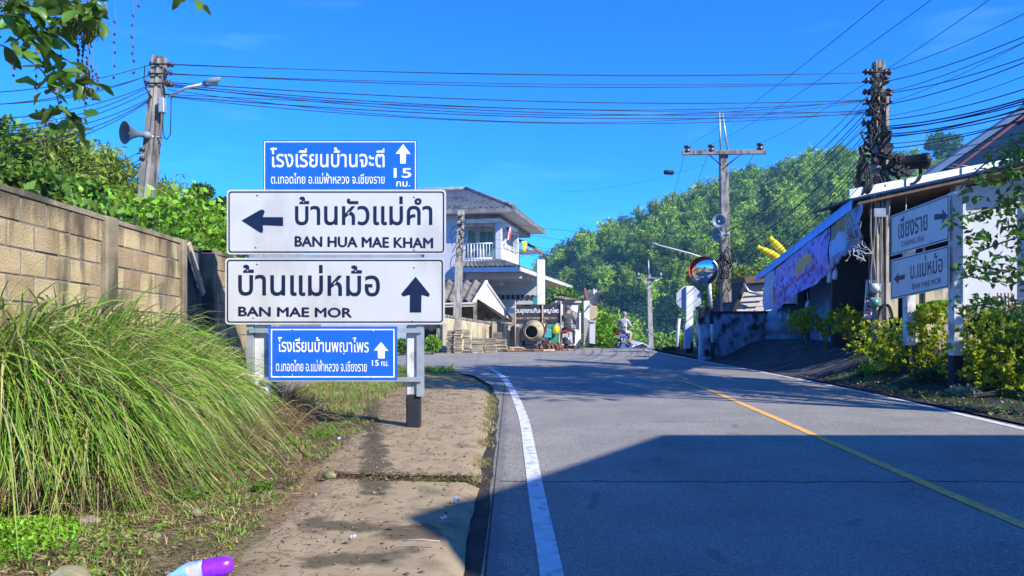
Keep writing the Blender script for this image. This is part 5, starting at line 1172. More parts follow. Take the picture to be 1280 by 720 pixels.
def rider(loc, rz, label, shirt, shorts, cap, sleeves, hold, long_trousers=False):
    t = thing('person', label, 'person', loc, rz)
    J = [(0,0,.82),(0,.03,1.02),(0,.08,1.22),(0,.11,1.36),(0,.14,1.46),(0,.17,1.56),(0,.18,1.66),      # 0-6 pelvis..head
         (-.18,.10,1.34),(-.30,.16,1.12),(-.30,.42,1.02),(-.29,.50,1.02),                            # left arm 7-10
         (.18,.10,1.34),(.30,.16,1.12),(.30,.42,1.02),(.29,.50,1.02),                                # right arm 11-14
         (-.10,.02,.80),(-.22,.36,.74),(-.20,.22,.34),(-.20,.20,.26),(-.21,.36,.23),                 # left leg 15-19
         (.10,.02,.80),(.24,.36,.74),(.24,.20,.34),(.24,.18,.26),(.25,.34,.23)]
    Ed = [(0,1),(1,2),(2,3),(3,4),(4,5),(5,6),(3,7),(7,8),(8,9),(9,10),(3,11),(11,12),(12,13),(13,14),(0,15),(15,16),(16,17),(17,18),(18,19),(0,20),(20,21),(21,22),(22,23),(23,24)]
    Rr = [(.17,.15),(.16,.13),(.19,.13),(.15,.11),.06,(.085,.10),(.085,.10),.075,.055,.04,.045,.075,.055,.04,.045,.11,.085,.055,.045,.045,.11,.085,.055,.045,.045]
    def mf(c_):
        if c_.z > 1.46: return 2
        if c_.z > .86 and not (abs(c_.x) > .22 and c_.y > .3): return 0
        if abs(c_.x) > .22 and c_.y > .12 and c_.z > .9: return 0 if sleeves and c_.y < .4 else 2
        if c_.z > (.30 if long_trousers else .62): return 1
        return 2 if c_.z > .27 else 3
    skin_body(t, J, Ed, Rr, 'body', [shirt, shorts, MT['skin'], MT['dark']], mf)
    # five short fingers closed on each grip, nose and ears on the head
    for sx in (-1,1):
        for k in range(4): MB().tube([(sx*(.27+k*.022),.49,1.045),(sx*(.27+k*.022),.545,1.04),(sx*(.27+k*.022),.55,1.0),(sx*(.27+k*.022),.52,.99)], [.011,.011,.010,.008], 6).build('finger', MT['skin'], t, world=False)
        MB().tube([(sx*.25,.47,1.02),(sx*.245,.51,.995),(sx*.255,.54,.985)], [.013,.012,.009], 6).build('thumb', MT['skin'], t, world=False)
        MB().lathe([(.001,-.012),(.026,-.006),(.02,.01),(.001,.012)], c=(sx*.088,.17,1.60), rot=(0,R(90),0), n=8).build('ear', MT['skin'], t, world=False)
    MB().lathe([(.001,.13),(.06,.115),(.10,.06),(.115,0),(.112,-.05),(.108,-.052)], c=(0,.17,1.655), n=18).build('cap', cap, t, world=False)
    MB().prism([(-.07,.27,1.66),(.07,.27,1.66),(.055,.36,1.64),(-.055,.36,1.64)], (0,0,-.012)).build('cap_brim', cap, t, world=False)
    if hold == 'strap': MB().tube([(-.16,-.05,1.36),(-.05,-.085,1.24),(.08,-.10,1.10),(.17,-.06,.98)], .014, 6).build('shoulder_strap', MT['black'], t, world=False)
    return t
def motorcycle(loc, rz, label, body_m):
    t = thing('motorcycle', label, 'motorcycle', loc, rz)
    def B(mb, nm, m, p=t): return mb.build(nm, m, p, world=False)
    for y in (-.58,.62):
        mb = MB(); mb.ring([[Vector((.05*math.cos(b)*.9, y+(.27+.05*math.sin(b))*math.cos(a), .28+(.27+.05*math.sin(b)-.04)*math.sin(a))) for b in [2*math.pi*j/8 for j in range(8)]] for a in [2*math.pi*i/28 for i in range(29)]], caps=False); tyre = B(mb, 'tyre', MT['black'])
        mb = MB()
        for k in range(8): a = math.pi*2*k/8; mb.tube([(0,y,.28),(0,y+.2*math.cos(a),.28+.2*math.sin(a))], .008, 4)
        mb.lathe([(.001,-.05),(.045,-.05),(.045,.05),(.001,.05)], c=(0,y,.28), rot=(0,R(90),0), n=10); B(mb, 'wheel_hub', MT['steel'])
    mb = MB(); mb.tube([(0,-.55,.62),(0,-.3,.66),(0,.0,.62),(0,.2,.50),(0,.42,.62),(0,.5,.88)], [.07,.12,.12,.10,.11,.07], 10); B(mb, 'body_shell', body_m)
    mb = MB(); mb.tube([(0,-.60,.76),(0,-.35,.78),(0,.0,.74),(0,.2,.72)], [.08,.13,.13,.08], 10); B(mb, 'seat', MT['black'])
    mb = MB(); mb.box((0,-.66,.74),(.17,.08,.09),bev=.02); B(mb, 'tail_light', MT['red'])
    mb = MB(); mb.box((0,-.72,.56),(.22,.012,.17),bev=.003); B(mb, 'number_plate', MT['sign_white'])
    mb = MB(); mb.box((0,-.66,.46),(.13,.02,.26),bev=.004); B(mb, 'mudguard', MT['black'])
    mb = MB(); mb.tube([(.14,.3,.25),(.15,-.1,.24),(.16,-.35,.30),(.17,-.62,.36)], [.025,.03,.05,.05], 10); B(mb, 'exhaust', MT['steel'])
    for sx in (-1,1):
        mb = MB(); mb.tube([(sx*.11,-.56,.28),(sx*.12,-.45,.58)], .028, 8); B(mb, 'shock_absorber', MT['steel']); mb = MB(); mb.tube([(sx*.06,.62,.28),(sx*.06,.5,.85)], .025, 8); B(mb, 'fork', MT['steel'])
        mb = MB(); mb.tube([(0,.48,.98),(sx*.2,.50,1.02),(sx*.34,.46,1.02)], [.016,.016,.02], 6); hb_ = B(mb, 'handlebar', MT['black'])
        mb = MB(); mb.tube([(sx*.22,.49,1.03),(sx*.28,.46,1.20)], .008, 5); mb.lathe([(.001,-.01),(.05,-.008),(.05,.008),(.001,.01)], c=(sx*.29,.46,1.23), rot=(R(80),0,0), n=12); B(mb, 'mirror', MT['black'])
        mb = MB(); mb.box((sx*.14,-.70,.72),(.06,.05,.045),bev=.01); B(mb, 'indicator', MT['orange'])
        mb = MB(); mb.tube([(0,.25,.24),(sx*.26,.25,.22)], .018, 6); B(mb, 'footrest', MT['black'])
    mb = MB(); mb.box((0,.1,.36),(.22,.36,.26),bev=.05); B(mb, 'engine', MT['steel'])
    mb = MB(); mb.lathe([(.001,.05),(.07,.03),(.08,-.02)], c=(0,.60,.92), rot=(R(-90),0,0), n=14); B(mb, 'headlight', MT['sign_white'])
    return t
cl = lambda n, a, b: mat(n, a, .85, col2=b, scale=14, bump=.2, bscale=20)
rl_ = W(779,433.5,38); gz_ = T(rl_.x, 38)+.02; rz_ = R(-30)
mc1 = motorcycle((rl_.x, 38, gz_), rz_, 'motorcycle with red tail light ridden over the crest of the road', MT['blue_paint'])
rd1 = rider((rl_.x, 38, gz_), rz_, 'person in grey-white shirt, shorts and cap riding the motorcycle over the crest', cl('shirt_pale', (.36,.36,.40), (.55,.54,.58)), cl('shorts_khaki', (.42,.38,.30), (.5,.46,.38)), cl('cap_grey', (.2,.2,.26), (.3,.3,.36)), True, 'strap')
r2_ = W(708,436.5,30); rz2 = R(-8)
motorcycle((r2_.x, 30, T(r2_.x,30)), rz2, 'parked motorcycle with white plate beside the green cart', mat('moped_body', (.45,.12,.14), .4, bump=0))
rider((r2_.x+.05, 30.02, T(r2_.x,30)+.0), rz2, 'person in dark olive jacket and cap sitting on the parked motorcycle', cl('jacket', (.05,.055,.05), (.11,.11,.09)), cl('trousers', (.05,.05,.055), (.09,.09,.1)), cl('cap_olive', (.09,.10,.06), (.14,.15,.09)), True, None, True)

for o_ in (mc1, rd1): o_.scale = (1.1,1.1,1.06)

# ------------------------------------------------------------------ plants
def plant_mesh(name, v, q, m, parent, mi=None, kind=None):
    o = link(name, np_mesh(name, v, q, m, mi), parent)
    if kind: o['kind'] = kind
    return o
def shrub(px, py, Y, rx, rz, label, m='lf_yellow', n=1500, L_=.10, w_=.04, ground=None, name='shrub', cat='shrub', k=16, stem=True, group=None, ry=None, world=None):
    c = W(px, py, Y) if world is None else Vector(world); g = T(c.x, c.y) if ground is None else ground
    t = thing(name, label, cat, (c.x, c.y, g), group=group); ry = ry or rx
    p, d = clumpy(n, rx, ry, rz, k, .5, droop=-.35)
    if m == 'lf_yellow':        # whorls: leaves gathered in rosettes that point up and out
        cs = rng.integers(0, n, n//9); idx = rng.integers(0, len(cs), n); ax = d[cs][idx]; ax /= np.linalg.norm(ax, axis=1, keepdims=True); ax[:,2] = np.abs(ax[:,2]) + .3
        dd = ax + rng.normal(scale=.55, size=(n,3)); dd /= np.linalg.norm(dd, axis=1, keepdims=True); p = p[cs][idx] + dd*L_*.5; d = dd
    v, q = leaves(n, p, d, L_*rng.uniform(.7,1.2,n), w_*rng.uniform(.8,1.2,n))
    v[:,2] = np.maximum(v[:,2], g - c.z + .02)
    plant_mesh('foliage', v + np.array([0,0,c.z-g]), q, MT[m], t)
    if stem:
        mb = MB()
        for s_ in range(4):
            a = rq.uniform(0, 6.28); e = Vector((math.cos(a)*rx*.6, math.sin(a)*ry*.6, c.z-g+rq.uniform(-.2,.5)*rz)); mb.tube([(rq.uniform(-.03,.03),rq.uniform(-.03,.03),-.03), e*.5+Vector((0,0,.03)), e], [.018,.014,.006], 5)
        mb.build('stem', MT['bark'], t, world=False)
    return t
G5 = 'clipped yellow-green shrubs along the ramp'
shrub(1006,402,18.5,0.39,0.35,'round yellow-green shrub on a thin stem, leftmost above the ramp', group=G5, n=2400, L_=.085, w_=.036, k=22)
shrub(1031,411,18,0.28,0.33,'small loose yellow-green shrub second from the left above the ramp', group=G5, n=800)
shrub(1053,397,17.6,0.34,0.31,'rounded yellow-green shrub higher than its neighbours in front of the dark shop opening', group=G5, n=2400, L_=.085, w_=.036, k=22)
shrub(1068,410,16.6,0.46,0.40,'wide yellow-green shrub left of the cable-tangled pole', group=G5, n=2400, L_=.085, w_=.036, k=22)
shrub(1100,434,14.6,.52,.52,'bushy yellow-green shrub at the foot of the cable-tangled pole', n=1500)
shrub(1090,470,14.2,.38,.30,'low green shrub behind the spiky plant', m='lf_mid', n=700)
shrub(1126,450,13.6,.50,.78,'tall yellow-green shrub in front of the left sign post', n=2000)
shrub(1160,434,13.2,.46,.92,'tallest yellow-green shrub between the two posts of the right sign', n=2600)
shrub(1170,478,12.6,.40,.4,'dark green shrub low between the right sign posts', m='lf_dark', n=1200)
shrub(1165,384,15.4,.42,.16,'bright yellow-green hedge top seen beneath the right sign boards', m='lf_bright', n=900, L_=.09)
shrub(1224,438,12.0,.52,.95,'large yellow-green shrub just right of the right sign post', n=2800)
shrub(1258,462,11.4,.55,.85,'wide green shrub at the right edge of the view', m='lf_yellow', n=2200, L_=.12, w_=.05)
shrub(1292,440,11.4,.5,.8,'dense green bush cut by the right edge of the view', m='lf_mid', n=2200, L_=.12, w_=.05)
shrub(1246,408,13.0,.5,.3,'dark leafy mass below the white wall panel', m='lf_dark', n=2200, L_=.12, w_=.05)
shrub(1206,492,11.3,.22,.2,'pale silvery little plant beside the right sign post', m='lf_silver', n=420, L_=.11, w_=.018, name='silvery_plant', cat='plant', k=5)
shrub(1262,505,10.9,.35,.22,'low dark groundcover plant near the road edge at right', m='lf_dark', n=700, name='low_plant', cat='plant')
shrub(748,414,37,.75,.9,'sunlit bright green bush on the bank behind the white gate pillar', m='lf_bright', n=3000, L_=.22, w_=.13, k=24)
shrub(762,420,39,.6,.6,'lower green bush next to the motorcycle rider', m='lf_bright', n=1600, L_=.2, w_=.12)
shrub(738,400,38,.4,1.0,'bush climbing the side wall of the outbuilding', m='lf_mid', n=1400, L_=.2, w_=.12)
shrub(705,385,44,1.3,1.2,'green tree crown behind the outbuilding roof', m='lf_mid', n=2200, L_=.28, w_=.18)
shrub(855,429,62,1.1,.9,'yellow-green bush beyond the crest under the distant pole', m='lf_bright', n=800, L_=.3, w_=.2)
shrub(541,430,25,.32,.34,'small bright green bush beside the leftmost paver stack', m='lf_bright', n=900, L_=.1, w_=.06)
shrub(505,432,24.5,.6,.3,'green weedy bush half hidden behind the right post of the tall sign', m='lf_mid', n=900, L_=.1, w_=.06)
shrub(842,436,27,.45,.10,'low weeds growing on the dark corner island', m='lf_dark', n=500, L_=.09, name='weeds', cat='weeds', stem=False)
shrub(940,352,33,3.0,.8,'sunlit scrub behind the annex roof', m='lf_bamboo', n=2200, L_=.3, w_=.1)
shrub(925,372,34,1.8,1.4,'yellow-green trees behind the mouldy wall', m='lf_mid', n=2200, L_=.28, w_=.14)
def blades(n, base, dirs, length, width, droop, seg=6):
    """arching grass blades; returns verts, quads"""
    t = np.linspace(0,1,seg+1)[None,:,None]; d = dirs/np.linalg.norm(dirs,axis=1,keepdims=True); L = length.reshape(-1,1,1)
    h = d.copy(); h[:,2] = 0; hn = h/(np.linalg.norm(h,axis=1,keepdims=True)+1e-9)
    c = base[:,None,:] + d[:,None,:]*L*t*(1-.25*t) + hn[:,None,:]*L*.45*t**2*np.minimum(1,droop.reshape(-1,1,1)) - np.array([0,0,1.0])[None,None,:]*L*droop.reshape(-1,1,1)*t**2.3
    s = np.cross(hn, np.array([0,0,1.0])); s = s + rng.normal(scale=.5,size=s.shape); s /= np.linalg.norm(s,axis=1,keepdims=True)
    w = width.reshape(-1,1,1)*(1-t**1.6)*.5 + .0006
    a = c + s[:,None,:]*w; b = c - s[:,None,:]*w
    v = np.stack([a,b],2).reshape(n,-1,3); m = 2*(seg+1)
    qi = np.array([[2*i,2*i+1,2*i+3,2*i+2] for i in range(seg)]); q = (qi[None,:,:] + (np.arange(n)*m)[:,None,None]).reshape(-1,4)
    return v.reshape(-1,3), q, m
# the big grass clump: tussocks against the wall leaning out over the verge
n = 24000
yy = rng.uniform(4.75, 9.3, n); tus = np.round(yy/.33)*.33 + rng.normal(scale=.07, size=n)
bx = -3.34 + .22*np.sin(tus*5) + rng.normal(scale=.13, size=n) - .05*(tus-6)
keep = (bx > -3.70)
bx, tus = bx[keep], tus[keep]; n = len(bx)
base = np.stack([bx, tus, .03+.34*np.exp(-((bx+3.5)/.22)**2)],1)
ang = rng.normal(loc=-.3, scale=1.25, size=n); up = rng.uniform(1.4, 5.6, n); far = np.clip((tus-4)/5.5,0,1)
dirs = np.stack([np.cos(ang), np.sin(ang)*.9, up*1.15],1); dirs[:,0] = np.where(bx < -3.5, np.abs(dirs[:,0]), dirs[:,0])
ln = (1-.34*np.maximum(0,np.cos(ang))*(up<2.4))* rng.uniform(1.15,2.65,n)*(1.0 - .16*far)*(1 - .48*np.clip((tus-6.6)/2.2,0,1)); dr = rng.uniform(.22,.80,n)
gv, gq, gm = blades(n, base, dirs, ln, rng.uniform(.012,.027,n), dr, 7)
gv[:,2] = np.maximum(gv[:,2], .03 + rng.uniform(0,.03,len(gv))); gv[:,0] = np.maximum(gv[:,0], WX + .02 + rng.uniform(0,.03,len(gv)))
gmi = np.repeat(rng.choice([0,0,0,1,1,1,1,2,2,3,4], n), 7)
tg = link('tall_grass', np_mesh('tall_grass', gv, gq, [leafmat('grass_green', (.13,.32,.02), (.28,.52,.05), var=.35, scale=2, transl=.4), leafmat('grass_lime', (.24,.36,.045), (.42,.52,.10), var=.3, scale=2, transl=.4), leafmat('grass_pale', (.28,.32,.12), (.42,.42,.2), var=.3, transl=.35), MT['dry'], leafmat('grass_deep', (.05,.14,.02), (.12,.26,.03), var=.3, transl=.3)], gmi)); tag(tg, kind='stuff')
tg['label'] = 'tall arching green grass in front of the block wall'
n = 15000                              # dead stems at its foot
base = np.stack([-2.98 + rng.normal(scale=.22,size=n), rng.uniform(4.6,9.2,n), np.full(n,.05)],1); ang = rng.normal(scale=1.2,size=n)
v_, q_, m_ = blades(n, base, np.stack([np.cos(ang),np.sin(ang),rng.uniform(.6,3,n)],1), rng.uniform(.25,.95,n), rng.uniform(.004,.010,n), rng.uniform(.1,.7,n), 4)
v_[:,2] = np.maximum(v_[:,2], .015); v_[:,0] = np.maximum(v_[:,0], WX+.03)
o = link('dead_grass', np_mesh('dead_grass', v_, q_, [MT['dryred'], MT['dry']], np.repeat(rng.choice([0,1],n),4))); tag(o, kind='stuff')
# lower weeds, short grass, straw and litter on the verge
def patchgrass(name, n, fx, h0, h1, mats, w=.006, droop=(.1,.8), up=(1,3)):
    base = fx(n); ang = rng.uniform(0,6.28,len(base)); k = len(base)
    v_, q_, m_ = blades(k, base, np.stack([np.cos(ang),np.sin(ang),rng.uniform(*up,k)],1), rng.uniform(h0,h1,k), rng.uniform(w*.6,w*1.4,k), rng.uniform(*droop,k), 3)
    return tag(link(name, np_mesh(name, v_, q_, mats, np.repeat(rng.integers(0,len(mats),k),3))), kind='stuff')
def scatter_noise(x0, x1, y0, y1, thr, s=1.4, zoff=.0, sl=False):
    def f(n):
        x = rng.uniform(x0,x1,n*3); y = rng.uniform(y0,y1,n*3); k = np.array([ns(a*s,b*s)+.4*ns(a*5,b*5) for a,b in zip(x,y)]); m = (k > thr) & (x < np.array([interp(b,LEFT) for b in y])-.2)
        x, y = x[m][:n], y[m][:n]; return np.stack([x,y,np.array([surf(a,b) for a,b in zip(x,y)])+zoff],1)
    return f
patchgrass('short_grass', 9000, scatter_noise(-3.6,-1.9,9.0,18.5,-.55), .06, .24, [MT['lf_bright'], MT['dry'], MT['lf_mid']])
patchgrass('short_grass', 7000, scatter_noise(-3.0,-1.6,4.0,9.0,-.08,2.6), .03, .13, [MT['lf_mid'], MT['dry'], MT['dry'], MT['lf_bright']], w=.005)
patchgrass('short_grass', 9000, scatter_noise(-3.0,-1.5,3.2,5.6,-.06,3.2), .02, .10, [MT['lf_bright'], MT['lf_mid'], MT['dry'], MT['dry'], MT['dryred']], w=.005)
patchgrass('green_weeds', 4200, scatter_noise(-3.2,-1.9,3.3,4.8,-.12,2.8), .03, .11, [MT['lf_bright'], MT['dry'], MT['lf_mid'], MT['dryred']], w=.014, droop=(.2,.8), up=(.5,1.6))
def along(y0,y1,sp):
    def f(n):
        y = y0 + rng.uniform(0,1,n)**1*(y1-y0); kk = np.array([ns(0,b,3) for b in y]) > -.1; y = y[kk]; x = np.array([interp(b,LEFT) for b in y]) - .12 + rng.normal(scale=sp,size=len(y)); return np.stack([x,y,np.full(len(y),.02)],1)
    return f
patchgrass('gutter_weeds', 1900, along(5.6,12,.045), .04, .15, [MT['dry'], MT['lf_bamboo'], MT['dry']], w=.004, droop=(.0,.9), up=(.5,3))
patchgrass('joint_weeds', 700, lambda n: np.stack([rng.uniform(-1.25,-.32,n), 5.71+rng.normal(scale=.035,size=n), np.full(n,.03)],1), .02, .08, [MT['dry'], MT['lf_mid']], w=.004, up=(.3,2))
patchgrass('roadside_weeds', 2600, lambda n: np.stack([rng.uniform(-3.6,-1.4,n), 17.0+rng.normal(scale=.55,size=n)+0*rng.uniform(size=n), np.full(n,.02)],1), .08, .3, [MT['lf_bright'], MT['lf_mid']], w=.018, up=(.6,2))
def litter(name, n, xs, m, L0, L1, w, zf=.06):
    x, y = xs(n); k = len(x); a = rng.uniform(0,3.14,k); d = np.stack([np.cos(a),np.sin(a),rng.normal(scale=.06,size=k)],1)
    v_, q_ = leaves(k, np.stack([x,y,(np.array([surf(a,b) for a,b in zip(x,y)]) if zf < .0621 and x.max() < 5 else zf)+rng.uniform(.001,.014,k)],1), d, rng.uniform(L0,L1,k), w*rng.uniform(.6,1.3,k), fold=.15, up=np.array([0,0,3.0]))
    return tag(link(name, np_mesh(name, v_, q_, m, rng.integers(0,len(m),k))), kind='stuff')
def xs1(n):
    y = rng.uniform(3.2,13,n); x = rng.uniform(-3.0,-.4,n)**1; x = -1.75 + rng.normal(scale=.42,size=n); return x, y
litter('straw_litter', 16000, xs1, [MT['dry'],MT['dryred'],MT['dryred']], .02, .13, .0045, .058)
litter('straw_litter', 15000, lambda n: (rng.uniform(-3.1,-1.6,n), rng.uniform(3.0,9,n)), [MT['dry'],MT['dryred'],MT['dryred']], .03, .13, .007, .045)
litter('dead_leaves', 800, lambda n: (rng.uniform(-2.6,-.35,n), rng.uniform(3.2,12,n)), [MT['dryred'],MT['dry']], .02, .05, .022, .062)
litter('joint_debris', 900, lambda n: (rng.uniform(-1.5,-.3,n), 5.71+rng.normal(scale=.07,size=n)), [MT['dryred'],MT['dry']], .01, .05, .012, .055)
def pebbles(name, n, fx, r0, r1):
    x, y, z = fx(n); k = len(x); z = np.array([surf(a,b) for a,b in zip(x,y)]) if z is None else z; o6 = np.array([[1,0,0],[0,1,0],[-1,0,0],[0,-1,0],[0,0,.7],[0,0,-.5]],float); q = np.array([[0,1,4],[1,2,4],[2,3,4],[3,0,4],[1,0,5],[2,1,5],[3,2,5],[0,3,5]])
    r_ = (r0 + (r1-r0)*rng.uniform(size=k)**3)[:,None,None]; v_ = o6[None]*r_*rng.uniform(.6,1.3,(k,6,1)) + np.stack([x,y,z],1)[:,None,:]
    f = (q[None]+ (np.arange(k)*6)[:,None,None]).reshape(-1,3)
    return tag(link(name, np_mesh(name, v_.reshape(-1,3), f, MT['gravel'])), kind='stuff')
pebbles('pebbles', 1300, lambda n: (rng.uniform(-2.9,-.25,n), rng.uniform(3,14,n), None), .003, .022)
pebbles('road_grit', 2600, lambda n: (-.05 + np.abs(rng.normal(scale=.16,size=n))*-1*rng.choice([1,-1],n), rng.uniform(3,14,n), np.full(n,.007)), .002, .007)
pebbles('road_grit', 1500, lambda n: (rng.uniform(.3,6,n), rng.uniform(3.2,16,n), np.full(n,.006)), .002, .006)
pebbles('bed_stones', 260, lambda n: ((x_:=rng.uniform(6.05,7.4,n)), (y_:=rng.uniform(8,15,n)), np.array([T(a,b)+.03 for a,b in zip(x_,y_)])), .01, .05)
litter('bed_leaves', 350, lambda n: (rng.uniform(6.0,6.6,n), rng.uniform(8,15.5,n)), [MT['dryred'],MT['dry']], .03, .09, .03, .06)
n = 3600; a_ = rng.uniform(0,6.28,n); r_ = .5*rng.uniform(0,1,n)**.6
p = np.stack([-2.80+r_*np.cos(a_)*.75, 4.02+r_*np.sin(a_), .06+.15*rng.uniform(0,1,n)**1.5*(1-r_/.6)],1); v_, q_ = leaves(n, p, rng.normal(size=(n,3))+np.array([0,0,.4]), .03*rng.uniform(.6,1.4,n), .016)
tag(link('green_weeds', np_mesh('green_weeds', v_, q_, MT['lf_bright'])), kind='stuff')
for (cx_, cy_, rr_) in ((-2.35,6.35,.10),(-2.2,5.0,.16),(-2.45,4.75,.12),(-1.95,7.6,.2),(-1.75,5.2,.07)):
    n = 700; a_ = rng.uniform(0,6.28,n); r_ = rr_*rng.uniform(0,1,n)**.6; p = np.stack([cx_+r_*np.cos(a_), cy_+r_*np.sin(a_), .07+.06*rng.uniform(0,1,n)],1); v_, q_ = leaves(n, p, rng.normal(size=(n,3)), .022*rng.uniform(.6,1.4,n), .010)
    tag(link('green_weeds', np_mesh('green_weeds', v_, q_, MT['lf_mid'])), kind='stuff')
# rock, stones, bottle and scraps
def rock(loc, s, label, m='rock'):
    bm = bmesh.new(); bmesh.ops.create_icosphere(bm, subdivisions=3, radius=1)
    for v_ in bm.verts:
        f = 1 + .14*ns(v_.co.x*1.1+loc[0], v_.co.y*1.3+v_.co.z*1.7) + .06*ns(v_.co.x*3, v_.co.z*4+v_.co.y*3); v_.co = Vector((v_.co.x*s[0]*f, v_.co.y*s[1]*f, v_.co.z*s[2]*f))
    me = bpy.data.meshes.new('rock'); bm.to_mesh(me); bm.free(); me.materials.append(MT[m])
    for p in me.polygons: p.use_smooth = True
    return tag(link('rock', me, None, loc), label, 'rock')
def GP(px, py, z=.02):
    z += .03
    Y = (CAMH-z)*F/(py-HZ); return Vector(((px-640)*Y/F, Y, z))
rock(GP(86,728,.05), (.11,.09,.07), 'mossy rounded rock at the lower left corner of the verge')
rock(GP(112,651,.05), (.07,.04,.03), 'pale flat stone at the foot of the tall grass', 'gravel')
rock(GP(245,641,.05), (.035,.03,.025), 'small white-grey stone right of the tall grass', 'gravel')
rock(GP(268,655,.03), (.03,.02,.02), 'small pale stone nearest the green weeds on the verge', 'gravel')
rock(GP(196,541+130,.03), (.03,.03,.02), 'tiny stone on the grassy litter', 'gravel')
rock(GP(400,515,.07), (.06,.04,.03), 'small stone on the dirt behind the tall sign', 'gravel')
rock(GP(412,594,.07), (.05,.03,.03), 'brown stone on the left of the slab joint', 'rock')
bt = thing('bottle', 'crumpled purple plastic bottle with a blue and pink label lying on the verge', 'bottle', GP(258,712,.10))
c = GP(260,711,.085); q = Vector((1,.28,.12)).normalized().to_track_quat('Z','Y').to_matrix()
PP = mat('purple_plastic', (.22,.02,.62), .25, var=.15, scale=12, bump=0, spec=.6)
MB().lathe([(.001,.115),(.02,.113),(.038,.095),(.046,.06),(.043,.045),(.047,.03),(.044,.012),(.047,-.0),(.045,-.02)], c=c, rot=q, n=20).build('bottle_body', PP, bt)
from mathutils import noise as _nz
for v_ in bt.children[0].data.vertices: v_.co += v_.co.copy().normalized()*0 + _nz.noise_vector(v_.co*38)*.007
MB().lathe([(.046,-.02),(.047,-.06),(.046,-.09)], c=c, rot=q, n=20).build('label', mat('label_blue', (.05,.3,.75), .4, col2=(.75,.5,.7), scale=18, bump=0), bt)
MB().lathe([(.045,-.09),(.035,-.12),(.017,-.15),(.015,-.175),(.001,-.176)], c=c, rot=q, n=16).build('neck', MT['sheet_blue'], bt)
for px, py, lab in ((400,508,'crumpled clear plastic wrapper on the grass behind the tall sign'),(555,648,'white scrap of plastic on the near shoulder slab'),(424,549,'pale paper scrap on the dirt near the tall sign'),(441,672,'tiny white scrap on the dark stain of the slab'),(570,626,'small grey pebble-like scrap near the gutter')):
    c = GP(px,py,.075); vs = []; 
    for j in range(5):
        for i in range(5): vs.append(c + Vector(((i-2)*.009+rq.uniform(-.006,.006),(j-2)*.008+rq.uniform(-.006,.006),rq.uniform(-.006,.022))))
    tag(MB().add(vs, [(j*5+i,j*5+i+1,(j+1)*5+i+1,(j+1)*5+i) for j in range(4) for i in range(4)]).build('scrap', MT['white']), lab, 'litter')
mb = MB(); a = GP(503,676,.07); mb.tube([a, a+Vector((.1,.004,.006)), a+Vector((.2,-.01,0))], .004, 5); tag(mb.build('twig', MT['wood']), 'thin straight pale twig lying across the dark slab stain', 'twig')
# ------------------------------------------------------------------ spiky and leafy plants on the right
sk = thing('spiky_plant', 'sword-leaved bright green plant at the left end of the right hedge', 'plant', (6.75,14.0,T(6.75,14)))
for k in range(22):
    a = rng.uniform(0,6.28); b_ = np.array([[rng.normal(scale=.04), rng.normal(scale=.04), .0]])
    v_, q_, _ = blades(1, b_, np.array([[math.cos(a)*.7, math.sin(a)*.7, rng.uniform(1.2,3)]]), np.array([rng.uniform(.45,.8)]), np.array([.035]), np.array([rng.uniform(.02,.25)]), 5)
    plant_mesh('leaf', v_, q_, MT['lf_bright'], sk)
# ------------------------------------------------------------------ leafy branches: every large leaf its own piece
def leaf_meshes(L_, w_, m, k=4):
    out = []
    for i in range(k):
        b = .1+.12*i; vs = [(0,0,0),(w_*.32,L_*.2,.05*w_),(w_*.5,L_*.5,b*w_),(w_*.3,L_*.8,.05*w_-b*L_*.2),(0,L_,-b*L_*.4),(-w_*.3,L_*.8,.05*w_-b*L_*.2),(-w_*.5,L_*.5,b*w_),(-w_*.32,L_*.2,.05*w_),(0,L_*.5,-.03*L_)]
        me = bpy.data.meshes.new('leaf'); me.from_pydata(vs, [], [(0,1,8),(1,2,8),(2,3,8),(3,4,8),(4,5,8),(5,6,8),(6,7,8),(7,0,8)]); me.materials.append(m)
        for p in me.polygons: p.use_smooth = True
        out.append(me)
    return out
LN = mat('branch_leaf', (.06,.15,.015), .38, col2=(.12,.25,.03), scale=8, bump=0, transl=.4, rnd=.45, spec=.5)
LNR = mat('leafy_bough_leaf', (.06,.16,.015), .35, col2=(.15,.29,.03), scale=6, bump=0, transl=.35, rnd=.4, spec=.5)
def leafy(t, clusters, Y, meshes, droop, sc=1.0, spreadY=.25):
    loc = Vector(t.location)
    for (px, py, sx, sy, n) in clusters:
        for k in range(n):
            yy_ = Y + rq.uniform(-spreadY, spreadY); p = W(px + rq.gauss(0,sx), py + rq.gauss(0,sy), yy_)
            a = rq.uniform(0, 6.28)
            o = link('leaf', rq.choice(meshes), t, p-loc, (rq.gauss(-droop,.5), rq.gauss(0,.6), a)); s = rq.uniform(.75,1.3)*sc; o.scale = (s,s,s)
tl = thing('tree_branch', 'overhanging leafy branch with dangling seed strings at the upper left corner', 'branch', W(-40,-60,3.6))
ml = leaf_meshes(.078,.036,LN)
leafy(tl, [(12,8,16,9,32),(40,18,14,10,24),(25,38,14,9,14),(48,45,10,8,9),(66,12,10,10,10),(95,5,14,8,26),(118,12,9,9,20),(108,30,8,8,12),(70,28,7,6,6),(12,52,8,4,5),(22,58,6,4,4),(70,84,9,5,11),(88,95,10,7,13),(100,103,8,7,9),(55,80,5,3,4),(58,112,4,6,5),(76,140,7,6,8),(92,158,7,6,8),(66,145,4,4,4),(240,-3,5,2,3)], 3.6, ml, .5, 1.32, .18)
